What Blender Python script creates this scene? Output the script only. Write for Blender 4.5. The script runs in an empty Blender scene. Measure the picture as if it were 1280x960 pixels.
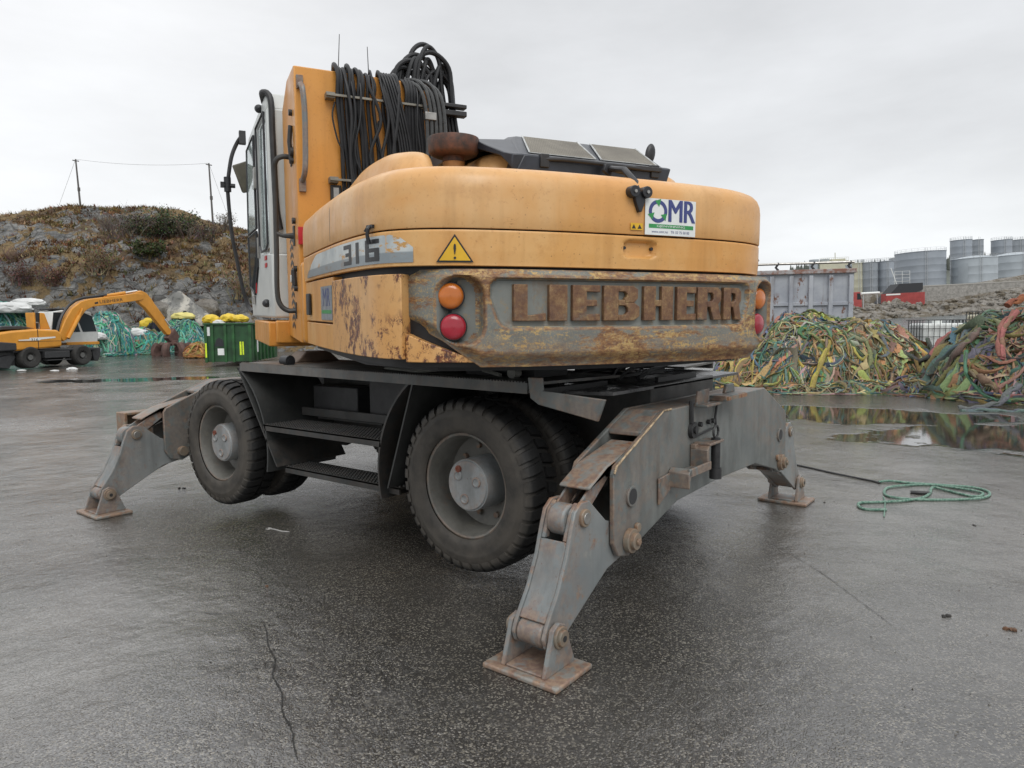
import bpy, bmesh, math, random
from math import sin, cos, pi, radians, hypot, atan2, sqrt
from mathutils import Vector, Matrix, noise
random.seed(7)
sc = bpy.context.scene
COL = sc.collection
# ---------------------------------------------------------------- camera
F_PX = 868.075
YAW, PITCH, ROLL = radians(52.2013), radians(4.66735), radians(-0.61013)
CAM = Vector((-4.01935, -2.52411, 1.43071))
fwd = Vector((sin(YAW)*cos(PITCH), cos(YAW)*cos(PITCH), -sin(PITCH)))
rt = Vector((cos(YAW), -sin(YAW), 0)); upv = rt.cross(fwd)
r2 = rt*cos(ROLL)+upv*sin(ROLL); u2 = -rt*sin(ROLL)+upv*cos(ROLL)
cd = bpy.data.cameras.new('camera'); cam = bpy.data.objects.new('camera', cd); COL.objects.link(cam)
cd.sensor_fit = 'HORIZONTAL'; cd.sensor_width = 36.0; cd.lens = 36.0*F_PX/1280.0
cd.clip_start = 0.05; cd.clip_end = 5000
cam.matrix_world = Matrix(((r2.x, u2.x, -fwd.x, CAM.x), (r2.y, u2.y, -fwd.y, CAM.y), (r2.z, u2.z, -fwd.z, CAM.z), (0, 0, 0, 1)))
sc.camera = cam
# ---------------------------------------------------------------- sky, sun, exposure
w = bpy.data.worlds.new('World'); sc.world = w; w.use_nodes = True
nt = w.node_tree; nt.nodes.clear(); N = nt.nodes.new; LK = nt.links.new
out = N('ShaderNodeOutputWorld'); bg = N('ShaderNodeBackground'); sky = N('ShaderNodeTexSky')
sky.sky_type = 'NISHITA'; sky.sun_disc = False; sky.sun_elevation = radians(42); sky.sun_rotation = radians(20)
sky.dust_density = 5.0; sky.air_density = 1.0
hs = N('ShaderNodeHueSaturation'); hs.inputs['Saturation'].default_value = 0.12; hs.inputs['Value'].default_value = 0.9
LK(sky.outputs[0], hs.inputs['Color'])
tc = N('ShaderNodeTexCoord'); sep = N('ShaderNodeSeparateXYZ'); LK(tc.outputs['Generated'], sep.inputs[0])
rampS = N('ShaderNodeValToRGB'); LK(sep.outputs['Z'], rampS.inputs[0]); e = rampS.color_ramp.elements
e[0].position = 0.0; e[0].color = (.88, .90, .91, 1); e[1].position = 1.0; e[1].color = (1.35, 1.36, 1.38, 1)
for p, c in ((.08, (.86, .885, .90, 1)), (.22, (.755, .775, .80, 1)), (.42, (.66, .675, .70, 1)), (.62, (1.12, 1.13, 1.15, 1))):
    k = e.new(p); k.color = c
ns = N('ShaderNodeTexNoise'); ns.inputs['Scale'].default_value = 2.3; ns.inputs['Detail'].default_value = 7; ns.inputs['Roughness'].default_value = .55
mp = N('ShaderNodeMapping'); mp.inputs['Scale'].default_value = (1, 1, 3.2); LK(tc.outputs['Generated'], mp.inputs[0]); LK(mp.outputs[0], ns.inputs['Vector'])
mr = N('ShaderNodeMapRange'); mr.inputs[1].default_value = .3; mr.inputs[2].default_value = .7; mr.inputs[3].default_value = .86; mr.inputs[4].default_value = 1.10
LK(ns.outputs[0], mr.inputs[0])
mul = N('ShaderNodeMix'); mul.data_type = 'RGBA'; mul.blend_type = 'MULTIPLY'; mul.inputs[0].default_value = 1
LK(rampS.outputs[0], mul.inputs[6]); LK(mr.outputs[0], mul.inputs[7])
bg2 = N('ShaderNodeBackground'); LK(mul.outputs[2], bg2.inputs['Color']); bg2.inputs['Strength'].default_value = 1.0
LK(hs.outputs[0], bg.inputs['Color']); bg.inputs['Strength'].default_value = 0.012
ad = N('ShaderNodeAddShader'); LK(bg.outputs[0], ad.inputs[0]); LK(bg2.outputs[0], ad.inputs[1]); LK(ad.outputs[0], out.inputs[0])
sl = bpy.data.lights.new('sun', 'SUN'); sl.energy = 1.3; sl.angle = radians(35); sl.color = (1, .985, .96)
sun = bpy.data.objects.new('sun', sl); COL.objects.link(sun)
sun.rotation_euler = Vector((-.45, -.62, .80)).to_track_quat('Z', 'Y').to_euler()
vs = sc.view_settings; vs.view_transform = 'Standard'; vs.look = 'None'; vs.exposure = 0.02; vs.gamma = 1
sc.cycles.max_bounces = 6

# ================================================================ materials
def mat(name):
    m = bpy.data.materials.new(name); m.use_nodes = True; t = m.node_tree
    return m, t, t.nodes['Principled BSDF']
class NB:
    """little node helper"""
    def __init__(s, name, rough=.5, metal=0., spec=.5):
        s.m, s.t, s.b = mat(name); s.b.inputs['Roughness'].default_value = rough; s.b.inputs['Metallic'].default_value = metal
        s.b.inputs['Specular IOR Level'].default_value = spec
        s.tc = s.t.nodes.new('ShaderNodeTexCoord')
    def n(s, k): return s.t.nodes.new(k)
    def l(s, a, b): s.t.links.new(a, b)
    def vec(s, sc=(1, 1, 1), out='Object'):
        m = s.n('ShaderNodeMapping'); m.inputs['Scale'].default_value = sc; s.l(s.tc.outputs[out], m.inputs[0]); return m.outputs[0]
    def noise(s, scale, detail=4, rough=.55, sc=(1, 1, 1), dist=0):
        n = s.n('ShaderNodeTexNoise'); n.inputs['Scale'].default_value = scale; n.inputs['Detail'].default_value = detail
        n.inputs['Roughness'].default_value = rough; n.inputs['Distortion'].default_value = dist; s.l(s.vec(sc), n.inputs['Vector']); return n.outputs[0]
    def voro(s, scale, feature='F1', sc=(1, 1, 1), o='Distance'):
        n = s.n('ShaderNodeTexVoronoi'); n.feature = feature; n.inputs['Scale'].default_value = scale; s.l(s.vec(sc), n.inputs['Vector']); return n.outputs[o]
    def rng(s, v, a, b, c=0., d=1.):
        n = s.n('ShaderNodeMapRange'); s.l(v, n.inputs[0])
        for i, x in enumerate((a, b, c, d)): n.inputs[i+1].default_value = x
        return n.outputs[0]
    def math(s, op, a, b=None):
        n = s.n('ShaderNodeMath'); n.operation = op
        for i, x in enumerate((a, b)):
            if x is None: continue
            if isinstance(x, (int, float)): n.inputs[i].default_value = x
            else: s.l(x, n.inputs[i])
        return n.outputs[0]
    def mix(s, f, a, b, blend='MIX'):
        n = s.n('ShaderNodeMix'); n.data_type = 'RGBA'; n.blend_type = blend
        for i, x in ((0, f), (6, a), (7, b)):
            if isinstance(x, (int, float)): n.inputs[i].default_value = x
            elif isinstance(x, tuple): n.inputs[i].default_value = (*x, 1) if len(x) == 3 else x
            else: s.l(x, n.inputs[i])
        return n.outputs[2]
    def ramp(s, v, stops, interp='LINEAR'):
        n = s.n('ShaderNodeValToRGB'); n.color_ramp.interpolation = interp; s.l(v, n.inputs[0]); e = n.color_ramp.elements
        e[0].position, e[0].color = stops[0][0], (*stops[0][1], 1); e[1].position, e[1].color = stops[-1][0], (*stops[-1][1], 1)
        for p, c in stops[1:-1]: k = e.new(p); k.color = (*c, 1)
        return n.outputs[0]
    def xyz(s, o='Object'):
        n = s.n('ShaderNodeSeparateXYZ'); s.l(s.tc.outputs[o], n.inputs[0]); return n.outputs
    def col(s, c):
        if isinstance(c, tuple): s.b.inputs['Base Color'].default_value = (*c, 1)
        else: s.l(c, s.b.inputs['Base Color'])
    def rough(s, r): s.l(r, s.b.inputs['Roughness'])
    def bump(s, h, strength=.3, dist=.01):
        n = s.n('ShaderNodeBump'); n.inputs['Strength'].default_value = strength; n.inputs['Distance'].default_value = dist
        s.l(h, n.inputs['Height']); s.l(n.outputs[0], s.b.inputs['Normal'])

def yellow_paint(name, a, b, faded, wear=.0):
    m = NB(name, .38)
    big = m.noise(1.3, 3, .5); c = m.mix(m.rng(big, .38, .62), a, b)
    f = m.rng(m.noise(2.2, 5, .6, (1, 1, .6)), .45, .62, 0, .75); c = m.mix(f, c, faded)
    st = m.rng(m.noise(9, 5, .6, (1, 1, .08)), .52, .72, 0, .35); c = m.mix(st, c, (b[0]*.62, b[1]*.58, b[2]*.5))
    sp = m.rng(m.voro(26), .06, .1, 1, 0); msk = m.rng(m.noise(3.1, 2), .5, .6); sp = m.math('MULTIPLY', sp, msk)
    c = m.mix(m.math('MULTIPLY', sp, .55), c, (.16, .07, .03))
    gr = m.rng(m.noise(48, 3, .7), .58, .72, 0, .35); c = m.mix(gr, c, (a[0]*.6, a[1]*.5, a[2]*.5))
    if not wear:
        sc2 = m.math('MULTIPLY', m.rng(m.noise(9, 9, .8, (1, 1, 3.5), 1.5), .615, .64), m.rng(m.noise(1.9, 3, .6), .50, .60)); c = m.mix(m.math('MULTIPLY', sc2, .7), c, (b[0]*.45, b[1]*.40, b[2]*.4))
        pt = m.math('MULTIPLY', m.rng(m.noise(1.7, 2, .4, (1, 1, 2.4)), .60, .66), .25); c = m.mix(pt, c, (.64, .27, .055))
        dst = m.rng(m.noise(5, 8, .75), .54, .66, 0, .4); c = m.mix(dst, c, (b[0]*.75, b[1]*.72, b[2]*.75))
    if wear:
        scr = m.math('MULTIPLY', m.rng(m.noise(11, 9, .82, (1, 1, .75), .15), .500, .545), m.rng(m.noise(3.4, 3, .6), .40, .50))
        c = m.mix(scr, c, m.mix(m.rng(m.noise(60, 3), .4, .6), (.16, .045, .018), (.07, .03, .025)))
        dk = m.rng(m.noise(5, 4, .6, (1, 1, .15)), .56, .7, 0, .5); c = m.mix(dk, c, (.33, .15, .05))
    m.col(c); m.rough(m.rng(m.noise(6, 4), .3, .7, .28, .52)); m.bump(m.noise(70, 3), .04, .003)
    return m.m
def grey_paint(name, a, b, rust=.5, rough=.5):
    m = NB(name, rough)
    c = m.mix(m.rng(m.noise(2.0, 5, .6), .35, .65), a, b)
    st = m.rng(m.noise(8, 5, .6, (1, 1, .12)), .5, .7, 0, .55); c = m.mix(st, c, (a[0]*.55, a[1]*.53, a[2]*.5))
    li = m.rng(m.noise(11, 6, .7), .58, .70, 0, .3); c = m.mix(li, c, (b[0]*1.5, b[1]*1.4, b[2]*1.2))
    chip = m.math('MULTIPLY', m.rng(m.noise(38, 6, .8), .60, .63), m.rng(m.noise(4, 4, .6), .45, .6)); c = m.mix(m.math('MULTIPLY', chip, .6*min(1, rust*2)), c, (.10, .05, .03))
    grm = m.rng(m.noise(3.1, 7, .72, (1, 1, .5)), .5, .68, 0, .55); c = m.mix(grm, c, (a[0]*.4, a[1]*.38, a[2]*.35))
    geo = m.n('ShaderNodeNewGeometry'); edge = m.rng(geo.outputs['Pointiness'], .53, .60)
    rn = m.rng(m.noise(7, 8, .75), .62-.06*rust, .68); e2 = m.math('MULTIPLY', edge, m.rng(m.noise(16, 4), .42, .52))
    rr = m.math('MAXIMUM', m.math('MULTIPLY', rn, rust), m.math('MULTIPLY', e2, min(1, rust*1.6)))
    rc = m.mix(m.rng(m.noise(40, 4), .4, .6), (.17, .065, .028), (.30, .17, .09))
    c = m.mix(rr, c, rc); m.col(c); m.rough(m.rng(m.noise(5, 4), .3, .7, rough-.15, rough+.15)); m.bump(m.noise(60, 5, .7), .12, .004)
    return m.m
def plain(name, c, rough=.5, metal=0., var=.25, spec=.5, scale=12, bump=.0):
    m = NB(name, rough, metal, spec)
    k = m.rng(m.noise(scale, 5, .6), .3, .7, 1-var, 1+var)
    m.col(m.mix(1., c, k, 'MULTIPLY'))
    if bump: m.bump(m.noise(scale*5, 4), bump, .004)
    return m.m
Y_HOOD = yellow_paint('yellow_hood_paint', (.61, .315, .10), (.635, .345, .125), (.66, .41, .19))
Y_BAND = yellow_paint('yellow_band_paint', (.63, .33, .10), (.60, .285, .07), (.67, .41, .17))
Y_WORN = yellow_paint('worn_yellow_paint', (.58, .29, .085), (.60, .32, .11), (.64, .38, .16), 1.)
Y_TOWER = yellow_paint('yellow_tower_paint', (.60, .25, .035), (.62, .28, .05), (.64, .30, .07))
GREY = grey_paint('grey_frame_paint', (.115, .125, .122), (.17, .18, .172), .45)
GREY_D = grey_paint('dark_grey_frame_paint', (.026, .0275, .027), (.048, .049, .047), .03)
GREY_L = grey_paint('light_grey_leg_paint', (.165, .18, .182), (.235, .245, .24), .75)
PADM = grey_paint('pad_paint', (.19, .185, .17), (.25, .24, .215), 1.25)
RUSTY = grey_paint('rusty_plate_paint', (.17, .15, .12), (.24, .20, .15), 1.0)
BLACK = plain('black_plastic', (.018, .019, .022), .42, var=.3)
BLACKM = plain('black_metal', (.022, .022, .023), .5, var=.4)
BELLY = plain('greasy_belly_metal', (.010, .010, .011), .55, var=.5)
HOSE = plain('hose_rubber', (.009, .0095, .011), .52, var=.5, scale=14)
HOSE_G = plain('worn_hose_rubber', (.05, .052, .052), .5, var=.35, scale=30)
WHITE = plain('white_cab_paint', (.56, .58, .56), .35, var=.08, scale=4)
COVER = plain('blue_black_cover', (.022, .027, .037), .38, var=.3, scale=20)
STEEL = plain('steel', (.35, .34, .32), .35, .8, var=.3)
CHROME = plain('chrome_rod', (.7, .7, .7), .12, 1., var=.1)
STK_W = plain('white_sticker', (.72, .74, .72), .4, var=.06)
STK_BL = plain('blue_print', (.045, .06, .20), .4, var=.1)
STK_GR = plain('green_print', (.03, .26, .07), .4, var=.1)
STK_YL = plain('yellow_sticker', (.68, .40, .02), .4, var=.1)
STK_BK = plain('black_print', (.016, .016, .018), .45, var=.2)
STK_RD = plain('red_sticker', (.48, .02, .025), .4, var=.15)
STK_GY = plain('grey_print', (.20, .22, .24), .4, var=.3, scale=30)
def _rubber():
    m = NB('tyre_rubber', .62, spec=.35)
    ox = m.xyz()
    r = m.math('SQRT', m.math('ADD', m.math('MULTIPLY', ox[1], ox[1]), m.math('MULTIPLY', ox[2], ox[2])))
    c = m.mix(m.rng(m.noise(6, 6, .65), .35, .65), (.022, .0215, .0205), (.040, .037, .033))
    c = m.mix(m.rng(r, .462, .472), c, (.008, .008, .008)); dust = m.math('MULTIPLY', m.rng(r, .465, .44), m.rng(m.noise(10, 5, .6), .25, .62)); c = m.mix(dust, c, (.072, .064, .054))
    m.col(c); m.bump(m.noise(60, 5, .7), .25, .004); return m.m
RUBBER = _rubber()
RIM = grey_paint('rim_paint', (.12, .118, .105), (.17, .165, .15), .35)
HUBM = grey_paint('hub_paint', (.22, .24, .25), (.27, .28, .28), .5)
RUSTB = plain('rusty_bolt', (.16, .05, .03), .7, var=.4, scale=40)
def _castrust(name, amt, grit, an=3.2):
    m = NB(name, .55); z = m.xyz('Object')
    base = m.mix(m.rng(m.noise(7, 6, .7), .35, .65), (.13, .14, .13), (.20, .205, .185))
    fine = m.rng(m.noise(95, 4, .75), .53, .60); base = m.mix(m.math('MULTIPLY', fine, m.rng(m.noise(3.5, 4, .6), .35, .6, .25, .9)), base, (.36, .27, .13))
    # large soft field of rust, broken into horizontal streaks, finely pitted
    fld = m.rng(m.noise(1.5, 4, .6), .36, .62, -.12, .14)
    rs = m.rng(m.math('ADD', m.noise(3.2, 9, .74, (1, 1, an), .3), fld), .53-amt, .585-amt)
    rs = m.math('MULTIPLY', rs, m.rng(m.noise(70, 4, .75), .36, .47, .35, 1))
    rc = m.ramp(m.noise(20, 8, .8, (1, 1, an*.8)), [(.30, (.075, .034, .022)), (.42, (.15, .068, .034)), (.51, (.24, .12, .05)), (.59, (.36, .22, .09)), (.68, (.52, .38, .17))])
    c = m.mix(rs, base, rc)
    yl = m.math('MULTIPLY', m.rng(m.noise(5.5, 9, .82, (1, 1, 3.0)), .550-grit, .585-grit), m.rng(m.noise(48, 5, .75), .46, .52)); c = m.mix(yl, c, (.46, .31, .12))
    low = m.math('MULTIPLY', m.rng(z[2], 1.47, 1.34), m.rng(m.noise(11, 8, .78, (1, 1, 5)), .40, .54)); c = m.mix(m.math('MULTIPLY', low, .75), c, rc)
    geo = m.n('ShaderNodeNewGeometry'); ed = m.math('MULTIPLY', m.rng(geo.outputs['Pointiness'], .505, .53), m.rng(m.noise(14, 6, .7), .38, .5)); c = m.mix(m.math('MULTIPLY', ed, .8), c, rc)
    if 'letter' in name: c = m.mix(.55, c, m.ramp(m.noise(30, 8, .8), [(.35, (.05, .024, .017)), (.5, (.11, .055, .033)), (.62, (.17, .10, .055)), (.74, (.30, .20, .10))]))
    m.col(c); m.rough(m.rng(m.noise(9, 4), .3, .7, .42, .75)); m.bump(m.noise(70, 6, .8), .45, .005); return m.m
CAST = _castrust('rusty_cast_weight', .0, .03)
LETTERM = _castrust('rusty_letter', .10, .01, 1.1)
def _rec():
    m = NB('recess_grey_paint', .5)
    c = m.mix(m.rng(m.noise(5, 6, .7), .35, .65), (.15, .165, .155), (.20, .205, .185))
    c = m.mix(m.rng(m.noise(4, 8, .78, (1, 1, .5)), .50, .62, 0, .8), c, (.17, .11, .06)); c = m.mix(m.rng(m.noise(18, 8, .8), .56, .62, 0, .6), c, (.26, .19, .10)); m.col(c); m.bump(m.noise(60, 5), .15, .004); return m.m
REC = _rec()
def lens(name, c):
    m = NB(name, .22); m.col(m.mix(m.rng(m.noise(9, 4), .35, .65), c, (c[0]*.7, c[1]*.7, c[2]*.7))); m.b.inputs['Coat Weight'].default_value = .4
    return m.m
AMBER = lens('amber_lens', (.62, .17, .02)); RED = lens('red_lens', (.38, .012, .03))
def _glass(name, c, tr):
    m = NB(name, .06); m.col(c); m.b.inputs['Transmission Weight'].default_value = tr; m.b.inputs['IOR'].default_value = 1.2
    return m.m
GLASS = _glass('cab_glass', (.75, .85, .84), .85)
DGLASS = _glass('dark_glass', (.03, .04, .045), .1)
def _mesh():
    m = NB('grille_mesh', .8)
    c = m.mix(m.rng(m.noise(6, 5), .35, .65), (.16, .145, .12), (.24, .22, .18))
    b = m.n('ShaderNodeTexChecker'); b.inputs['Scale'].default_value = 190; m.l(m.vec(), b.inputs['Vector'])
    m.col(m.mix(m.math('MULTIPLY', b.outputs['Fac'], .55), c, (.05, .048, .042))); return m.m
GRILLE = _mesh()

# ================================================================ mesh builder
class MB:
    def __init__(s): s.v = []; s.f = []; s.mi = []; s.cols = None
    def add(s, vs, fs, M=None, mi=0, col=None):
        o = len(s.v)
        for p in vs:
            p = Vector(p); s.v.append(M @ p if M else p)
        for f in fs: s.f.append([o+i for i in f]); s.mi.append(mi)
        if col is not None:
            if s.cols is None: s.cols = []
            s.cols += [col]*(len(s.v)-len(s.cols))
        return s
    def box(s, a, b, M=None, mi=0, col=None):
        x0, y0, z0 = a; x1, y1, z1 = b
        return s.add([(x0,y0,z0),(x1,y0,z0),(x1,y1,z0),(x0,y1,z0),(x0,y0,z1),(x1,y0,z1),(x1,y1,z1),(x0,y1,z1)],
            [(0,3,2,1),(4,5,6,7),(0,1,5,4),(1,2,6,5),(2,3,7,6),(3,0,4,7)], M, mi, col)
    def prism(s, poly, h0, h1, axis='y', M=None, mi=0, col=None):
        n = len(poly)
        def P(a, b, h): return {'y': (a, h, b), 'x': (h, a, b), 'z': (a, b, h)}[axis]
        vs = [P(a, b, h0) for a, b in poly]+[P(a, b, h1) for a, b in poly]
        fs = [tuple(range(n)), tuple(range(2*n-1, n-1, -1))]+[(i, i+n, (i+1) % n+n, (i+1) % n) for i in range(n)]
        return s.add(vs, fs, M, mi, col)
    def tube(s, pts, r, n=8, M=None, mi=0, flat=1., col=None, cap=True, twist=0.):
        pts = [Vector(p) for p in pts]; m = len(pts); rs = r if isinstance(r, (list, tuple)) else [r]*m
        vs = []; fs = []; pu = None
        for i, p in enumerate(pts):
            d = (pts[min(i+1, m-1)]-pts[max(i-1, 0)]);
            if d.length < 1e-9: d = Vector((0, 0, 1))
            d.normalize()
            if pu is None: pu = d.orthogonal().normalized()
            a = (pu-d*pu.dot(d)); a = a.normalized() if a.length > 1e-6 else d.orthogonal().normalized(); pu = a; b = d.cross(a)
            if twist: ct, st_ = cos(twist*i), sin(twist*i); a, b = a*ct+b*st_, b*ct-a*st_
            for k in range(n):
                t = 2*pi*k/n; vs.append(p+a*cos(t)*rs[i]+b*sin(t)*rs[i]*flat)
        for i in range(m-1):
            for k in range(n): fs.append((i*n+k, i*n+(k+1) % n, (i+1)*n+(k+1) % n, (i+1)*n+k))
        if cap: fs.append(tuple(range(n-1, -1, -1))); fs.append(tuple((m-1)*n+k for k in range(n)))
        return s.add(vs, fs, M, mi, col)
    def cyl(s, a, b, r, n=20, M=None, mi=0, r2=None): return s.tube([a, b], [r, r if r2 is None else r2], n, M, mi)
    def lathe(s, prof, c=(0, 0, 0), axis='x', n=48, M=None, mi=0, closed=False):
        vs = []; fs = []; m = len(prof)
        for i in range(n):
            t = 2*pi*i/n
            for (h, r) in prof:
                a, b = r*cos(t), r*sin(t)
                vs.append(Vector(c)+Vector({'x': (h, a, b), 'y': (a, h, b), 'z': (a, b, h)}[axis]))
        for i in range(n):
            j = (i+1) % n
            for k in range(m if closed else m-1): fs.append((i*m+k, j*m+k, j*m+(k+1) % m, i*m+(k+1) % m))
        return s.add(vs, fs, M, mi)
    def grid(s, P, nu, nv, M=None, mi=0, wrap=False):
        o = [P(i, j) for i in range(nu) for j in range(nv)]
        fs = [(i*nv+j, ((i+1) % nu)*nv+j, ((i+1) % nu)*nv+j+1, i*nv+j+1) for i in range(nu if wrap else nu-1) for j in range(nv-1)]
        return s.add(o, fs, M, mi)
    def build(s, name, mats, parent=None, bevel=0., ang=35, loc=None, seg=2, smooth=True, wn=False):
        me = bpy.data.meshes.new(name); off = Vector(loc) if loc else Vector((0, 0, 0))
        if parent is not None and loc is None: off = Vector(parent['_o']) if '_o' in parent else off
        me.from_pydata([v-off for v in s.v], [], s.f); me.validate()
        bm = bmesh.new(); bm.from_mesh(me); bmesh.ops.recalc_face_normals(bm, faces=bm.faces); bm.to_mesh(me); bm.free()
        if not isinstance(mats, (list, tuple)): mats = [mats]
        for m in mats: me.materials.append(m)
        if len(mats) > 1 and len(me.polygons) == len(s.mi):
            for p, k in zip(me.polygons, s.mi): p.material_index = k
        if s.cols is not None:
            at = me.color_attributes.new('Col', 'FLOAT_COLOR', 'POINT')
            for i, c in enumerate(s.cols): at.data[i].color = (*c, 1)
        if smooth:
            me.shade_smooth(); me.set_sharp_from_angle(angle=radians(ang))
        o = bpy.data.objects.new(name, me); COL.objects.link(o)
        if bevel:
            b = o.modifiers.new('bevel', 'BEVEL'); b.width = bevel; b.segments = seg; b.limit_method = 'ANGLE'; b.angle_limit = radians(40)
            b.harden_normals = False
        if parent is not None:
            o.parent = parent
            # children of parts live in the same root space
        if loc is not None and parent is None: o.location = off
        return o
def tag(o, label=None, cat=None, group=None, kind=None):
    if label: o['label'] = label
    if cat: o['category'] = cat
    if group: o['group'] = group
    if kind: o['kind'] = kind
    return o
def empty(name, loc=(0, 0, 0), label=None, cat=None, group=None, mw=None):
    o = bpy.data.objects.new(name, None); COL.objects.link(o); o.empty_display_size = .2
    if mw is not None: o.matrix_world = mw
    else: o.location = loc
    return tag(o, label, cat, group)
def kids(o): return [c for c in bpy.data.objects if c.parent == o]
def copy_tree(o, parent=None):
    c = o.copy(); COL.objects.link(c); c.parent = parent
    for ch in kids(o): copy_tree(ch, c)
    return c
def arc(cx, cy, r, a0, a1, n=8): return [(cx+r*cos(radians(a0+(a1-a0)*i/n)), cy+r*sin(radians(a0+(a1-a0)*i/n))) for i in range(n+1)]
def smooth_path(pts, k=6):
    pts = [Vector(p) for p in pts]; o = []
    P = [pts[0]*2-pts[1]]+pts+[pts[-1]*2-pts[-2]]
    for i in range(1, len(P)-2):
        for j in range(k):
            t = j/k; a, b, c, d = P[i-1], P[i], P[i+1], P[i+2]
            o.append(.5*((2*b)+(c-a)*t+(2*a-5*b+4*c-d)*t*t+(3*b-a-3*c+d)*t**3))
    o.append(pts[-1]); return o
def text_polys(txt, size, depth=0.0, space=1.0, sx=1.0, bold=0.0):
    """tessellated built-in lettering as (verts, faces) in the x/z plane, centred"""
    c = bpy.data.curves.new('t', 'FONT'); c.body = txt; c.size = size; c.align_x = 'CENTER'; c.align_y = 'CENTER'; c.space_character = space; c.offset = bold; c.resolution_u = 3
    o = bpy.data.objects.new('t', c); COL.objects.link(o)
    dg = bpy.context.evaluated_depsgraph_get(); dg.update(); me = bpy.data.meshes.new_from_object(o.evaluated_get(dg))
    vs = [Vector((v.co.x*sx, -depth, v.co.y)) for v in me.vertices]; fs = [tuple(p.vertices) for p in me.polygons]
    bpy.data.objects.remove(o); bpy.data.curves.remove(c); bpy.data.meshes.remove(me)
    return vs, fs
# camera-yard helper: a real spot on the ground/at distance D ahead of the photographer
RH = Vector((cos(YAW), -sin(YAW), 0)); FH = Vector((sin(YAW), cos(YAW), 0))
def pxD(px, py, D):
    d = fwd*F_PX+r2*(px-640)-u2*(py-480); return CAM+d*(D/d.dot(FH))
def sd(s, D, z=0.): return Vector((CAM.x, CAM.y, 0))+RH*s+FH*D+Vector((0, 0, z))

# ================================================================ the main machine
EX = empty('wheeled_excavator', (0, 0, 0), 'large weathered yellow excavator in the foreground, propped on grey legs, rusty tail weight towards us', 'excavator')
RC = 0.9186; TH = radians(-27.8)
MU = Matrix.Translation((0, RC, 1.2)) @ Matrix.Rotation(TH, 4, 'Z') @ Matrix.Rotation(.026, 4, 'X') @ Matrix.Translation((0, 0, -1.2))
def up(mb, name, m, bevel=0., **k):
    o = mb.build(name, m, EX, bevel, **k); o.matrix_basis = MU; return o
def upsub(mb, name, m, par, bevel=0., **k): return mb.build(name, m, par, bevel, **k)
# ---- outline of the tail in plan, as a curve by arc length from the rear centre
half = [(0, -2.085), (.25, -2.083), (.5, -2.068), (.72, -2.035), (.90, -1.985), (1.05, -1.90), (1.155, -1.765), (1.208, -1.56), (1.238, -1.25), (1.25, -.9), (1.255, -.45), (1.25, .05), (1.245, .6)]
half_r = [(0, -2.085), (.25, -2.083), (.5, -2.065), (.70, -2.022), (.85, -1.955), (.965, -1.86), (1.045, -1.72), (1.09, -1.52), (1.12, -1.25), (1.135, -.9), (1.14, -.45), (1.14, .05), (1.14, .6)]
def mk_curve(h, hr=None):
    P = [Vector((-x, y)) for x, y in h[:0:-1]]+[Vector(p) for p in (hr or h)]
    P = [Vector((p.x, p.y)) for p in [Vector((q[0], q[1], 0)) for q in [tuple(v) for v in P]]]
    S = smooth_path([Vector((p.x, p.y, 0)) for p in P], 10)
    L = [0]
    for i in range(1, len(S)): L.append(L[-1]+(S[i]-S[i-1]).length)
    mid = L[(len(h)-1)*10]
    def at(s, off=0.):
        t = min(max(s+mid, 0), L[-1]-1e-6)
        lo, hi = 0, len(L)-1
        while hi-lo > 1:
            m = (lo+hi)//2
            if L[m] <= t: lo = m
            else: hi = m
        k = (t-L[lo])/(L[hi]-L[lo]); p = S[lo].lerp(S[hi], k)
        i0, i1 = max(lo-2, 0), min(hi+2, len(S)-1); d = (S[i1]-S[i0]).normalized()
        n = Vector((d.y, -d.x, 0)); return p+n*off, n, d
    return at, mid
HO, HM = mk_curve(half, half_r)
HMR = HM-.105
def s_at_y(at, mid, y, side=-1):
    best = None
    for i in range(2000):
        s = side*mid*i/2000; p = at(s)[0]
        if p.y >= y: return s
    return side*mid
S_L0 = s_at_y(HO, HM, .05); S_R0 = HMR
def loft(rings, s0, s1, n, name, m, close=None, ctr=(0, -.75), at=HO, sub=None, **k):
    """rings of (z, outward offset, pull towards ctr)"""
    b = MB()
    ss = [s0+(s1-s0)*i/(n-1) for i in range(n)]
    def P(i, j):
        z, o, q = rings[j]; p = at(ss[i], o)[0]; z2 = z
        x = p.x+(ctr[0]-p.x)*q; y = p.y+(ctr[1]-p.y)*q
        return (x, y, z2)
    b.grid(P, n, len(rings))
    m0 = len(rings)
    if close: # flat ends
        b.f.append([j for j in range(m0)]); b.mi.append(0); b.f.append([(n-1)*m0+j for j in range(m0)]); b.mi.append(0)
    return up(b, name, m, **k) if sub is None else upsub(b, name, m, sub, **k)
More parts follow.
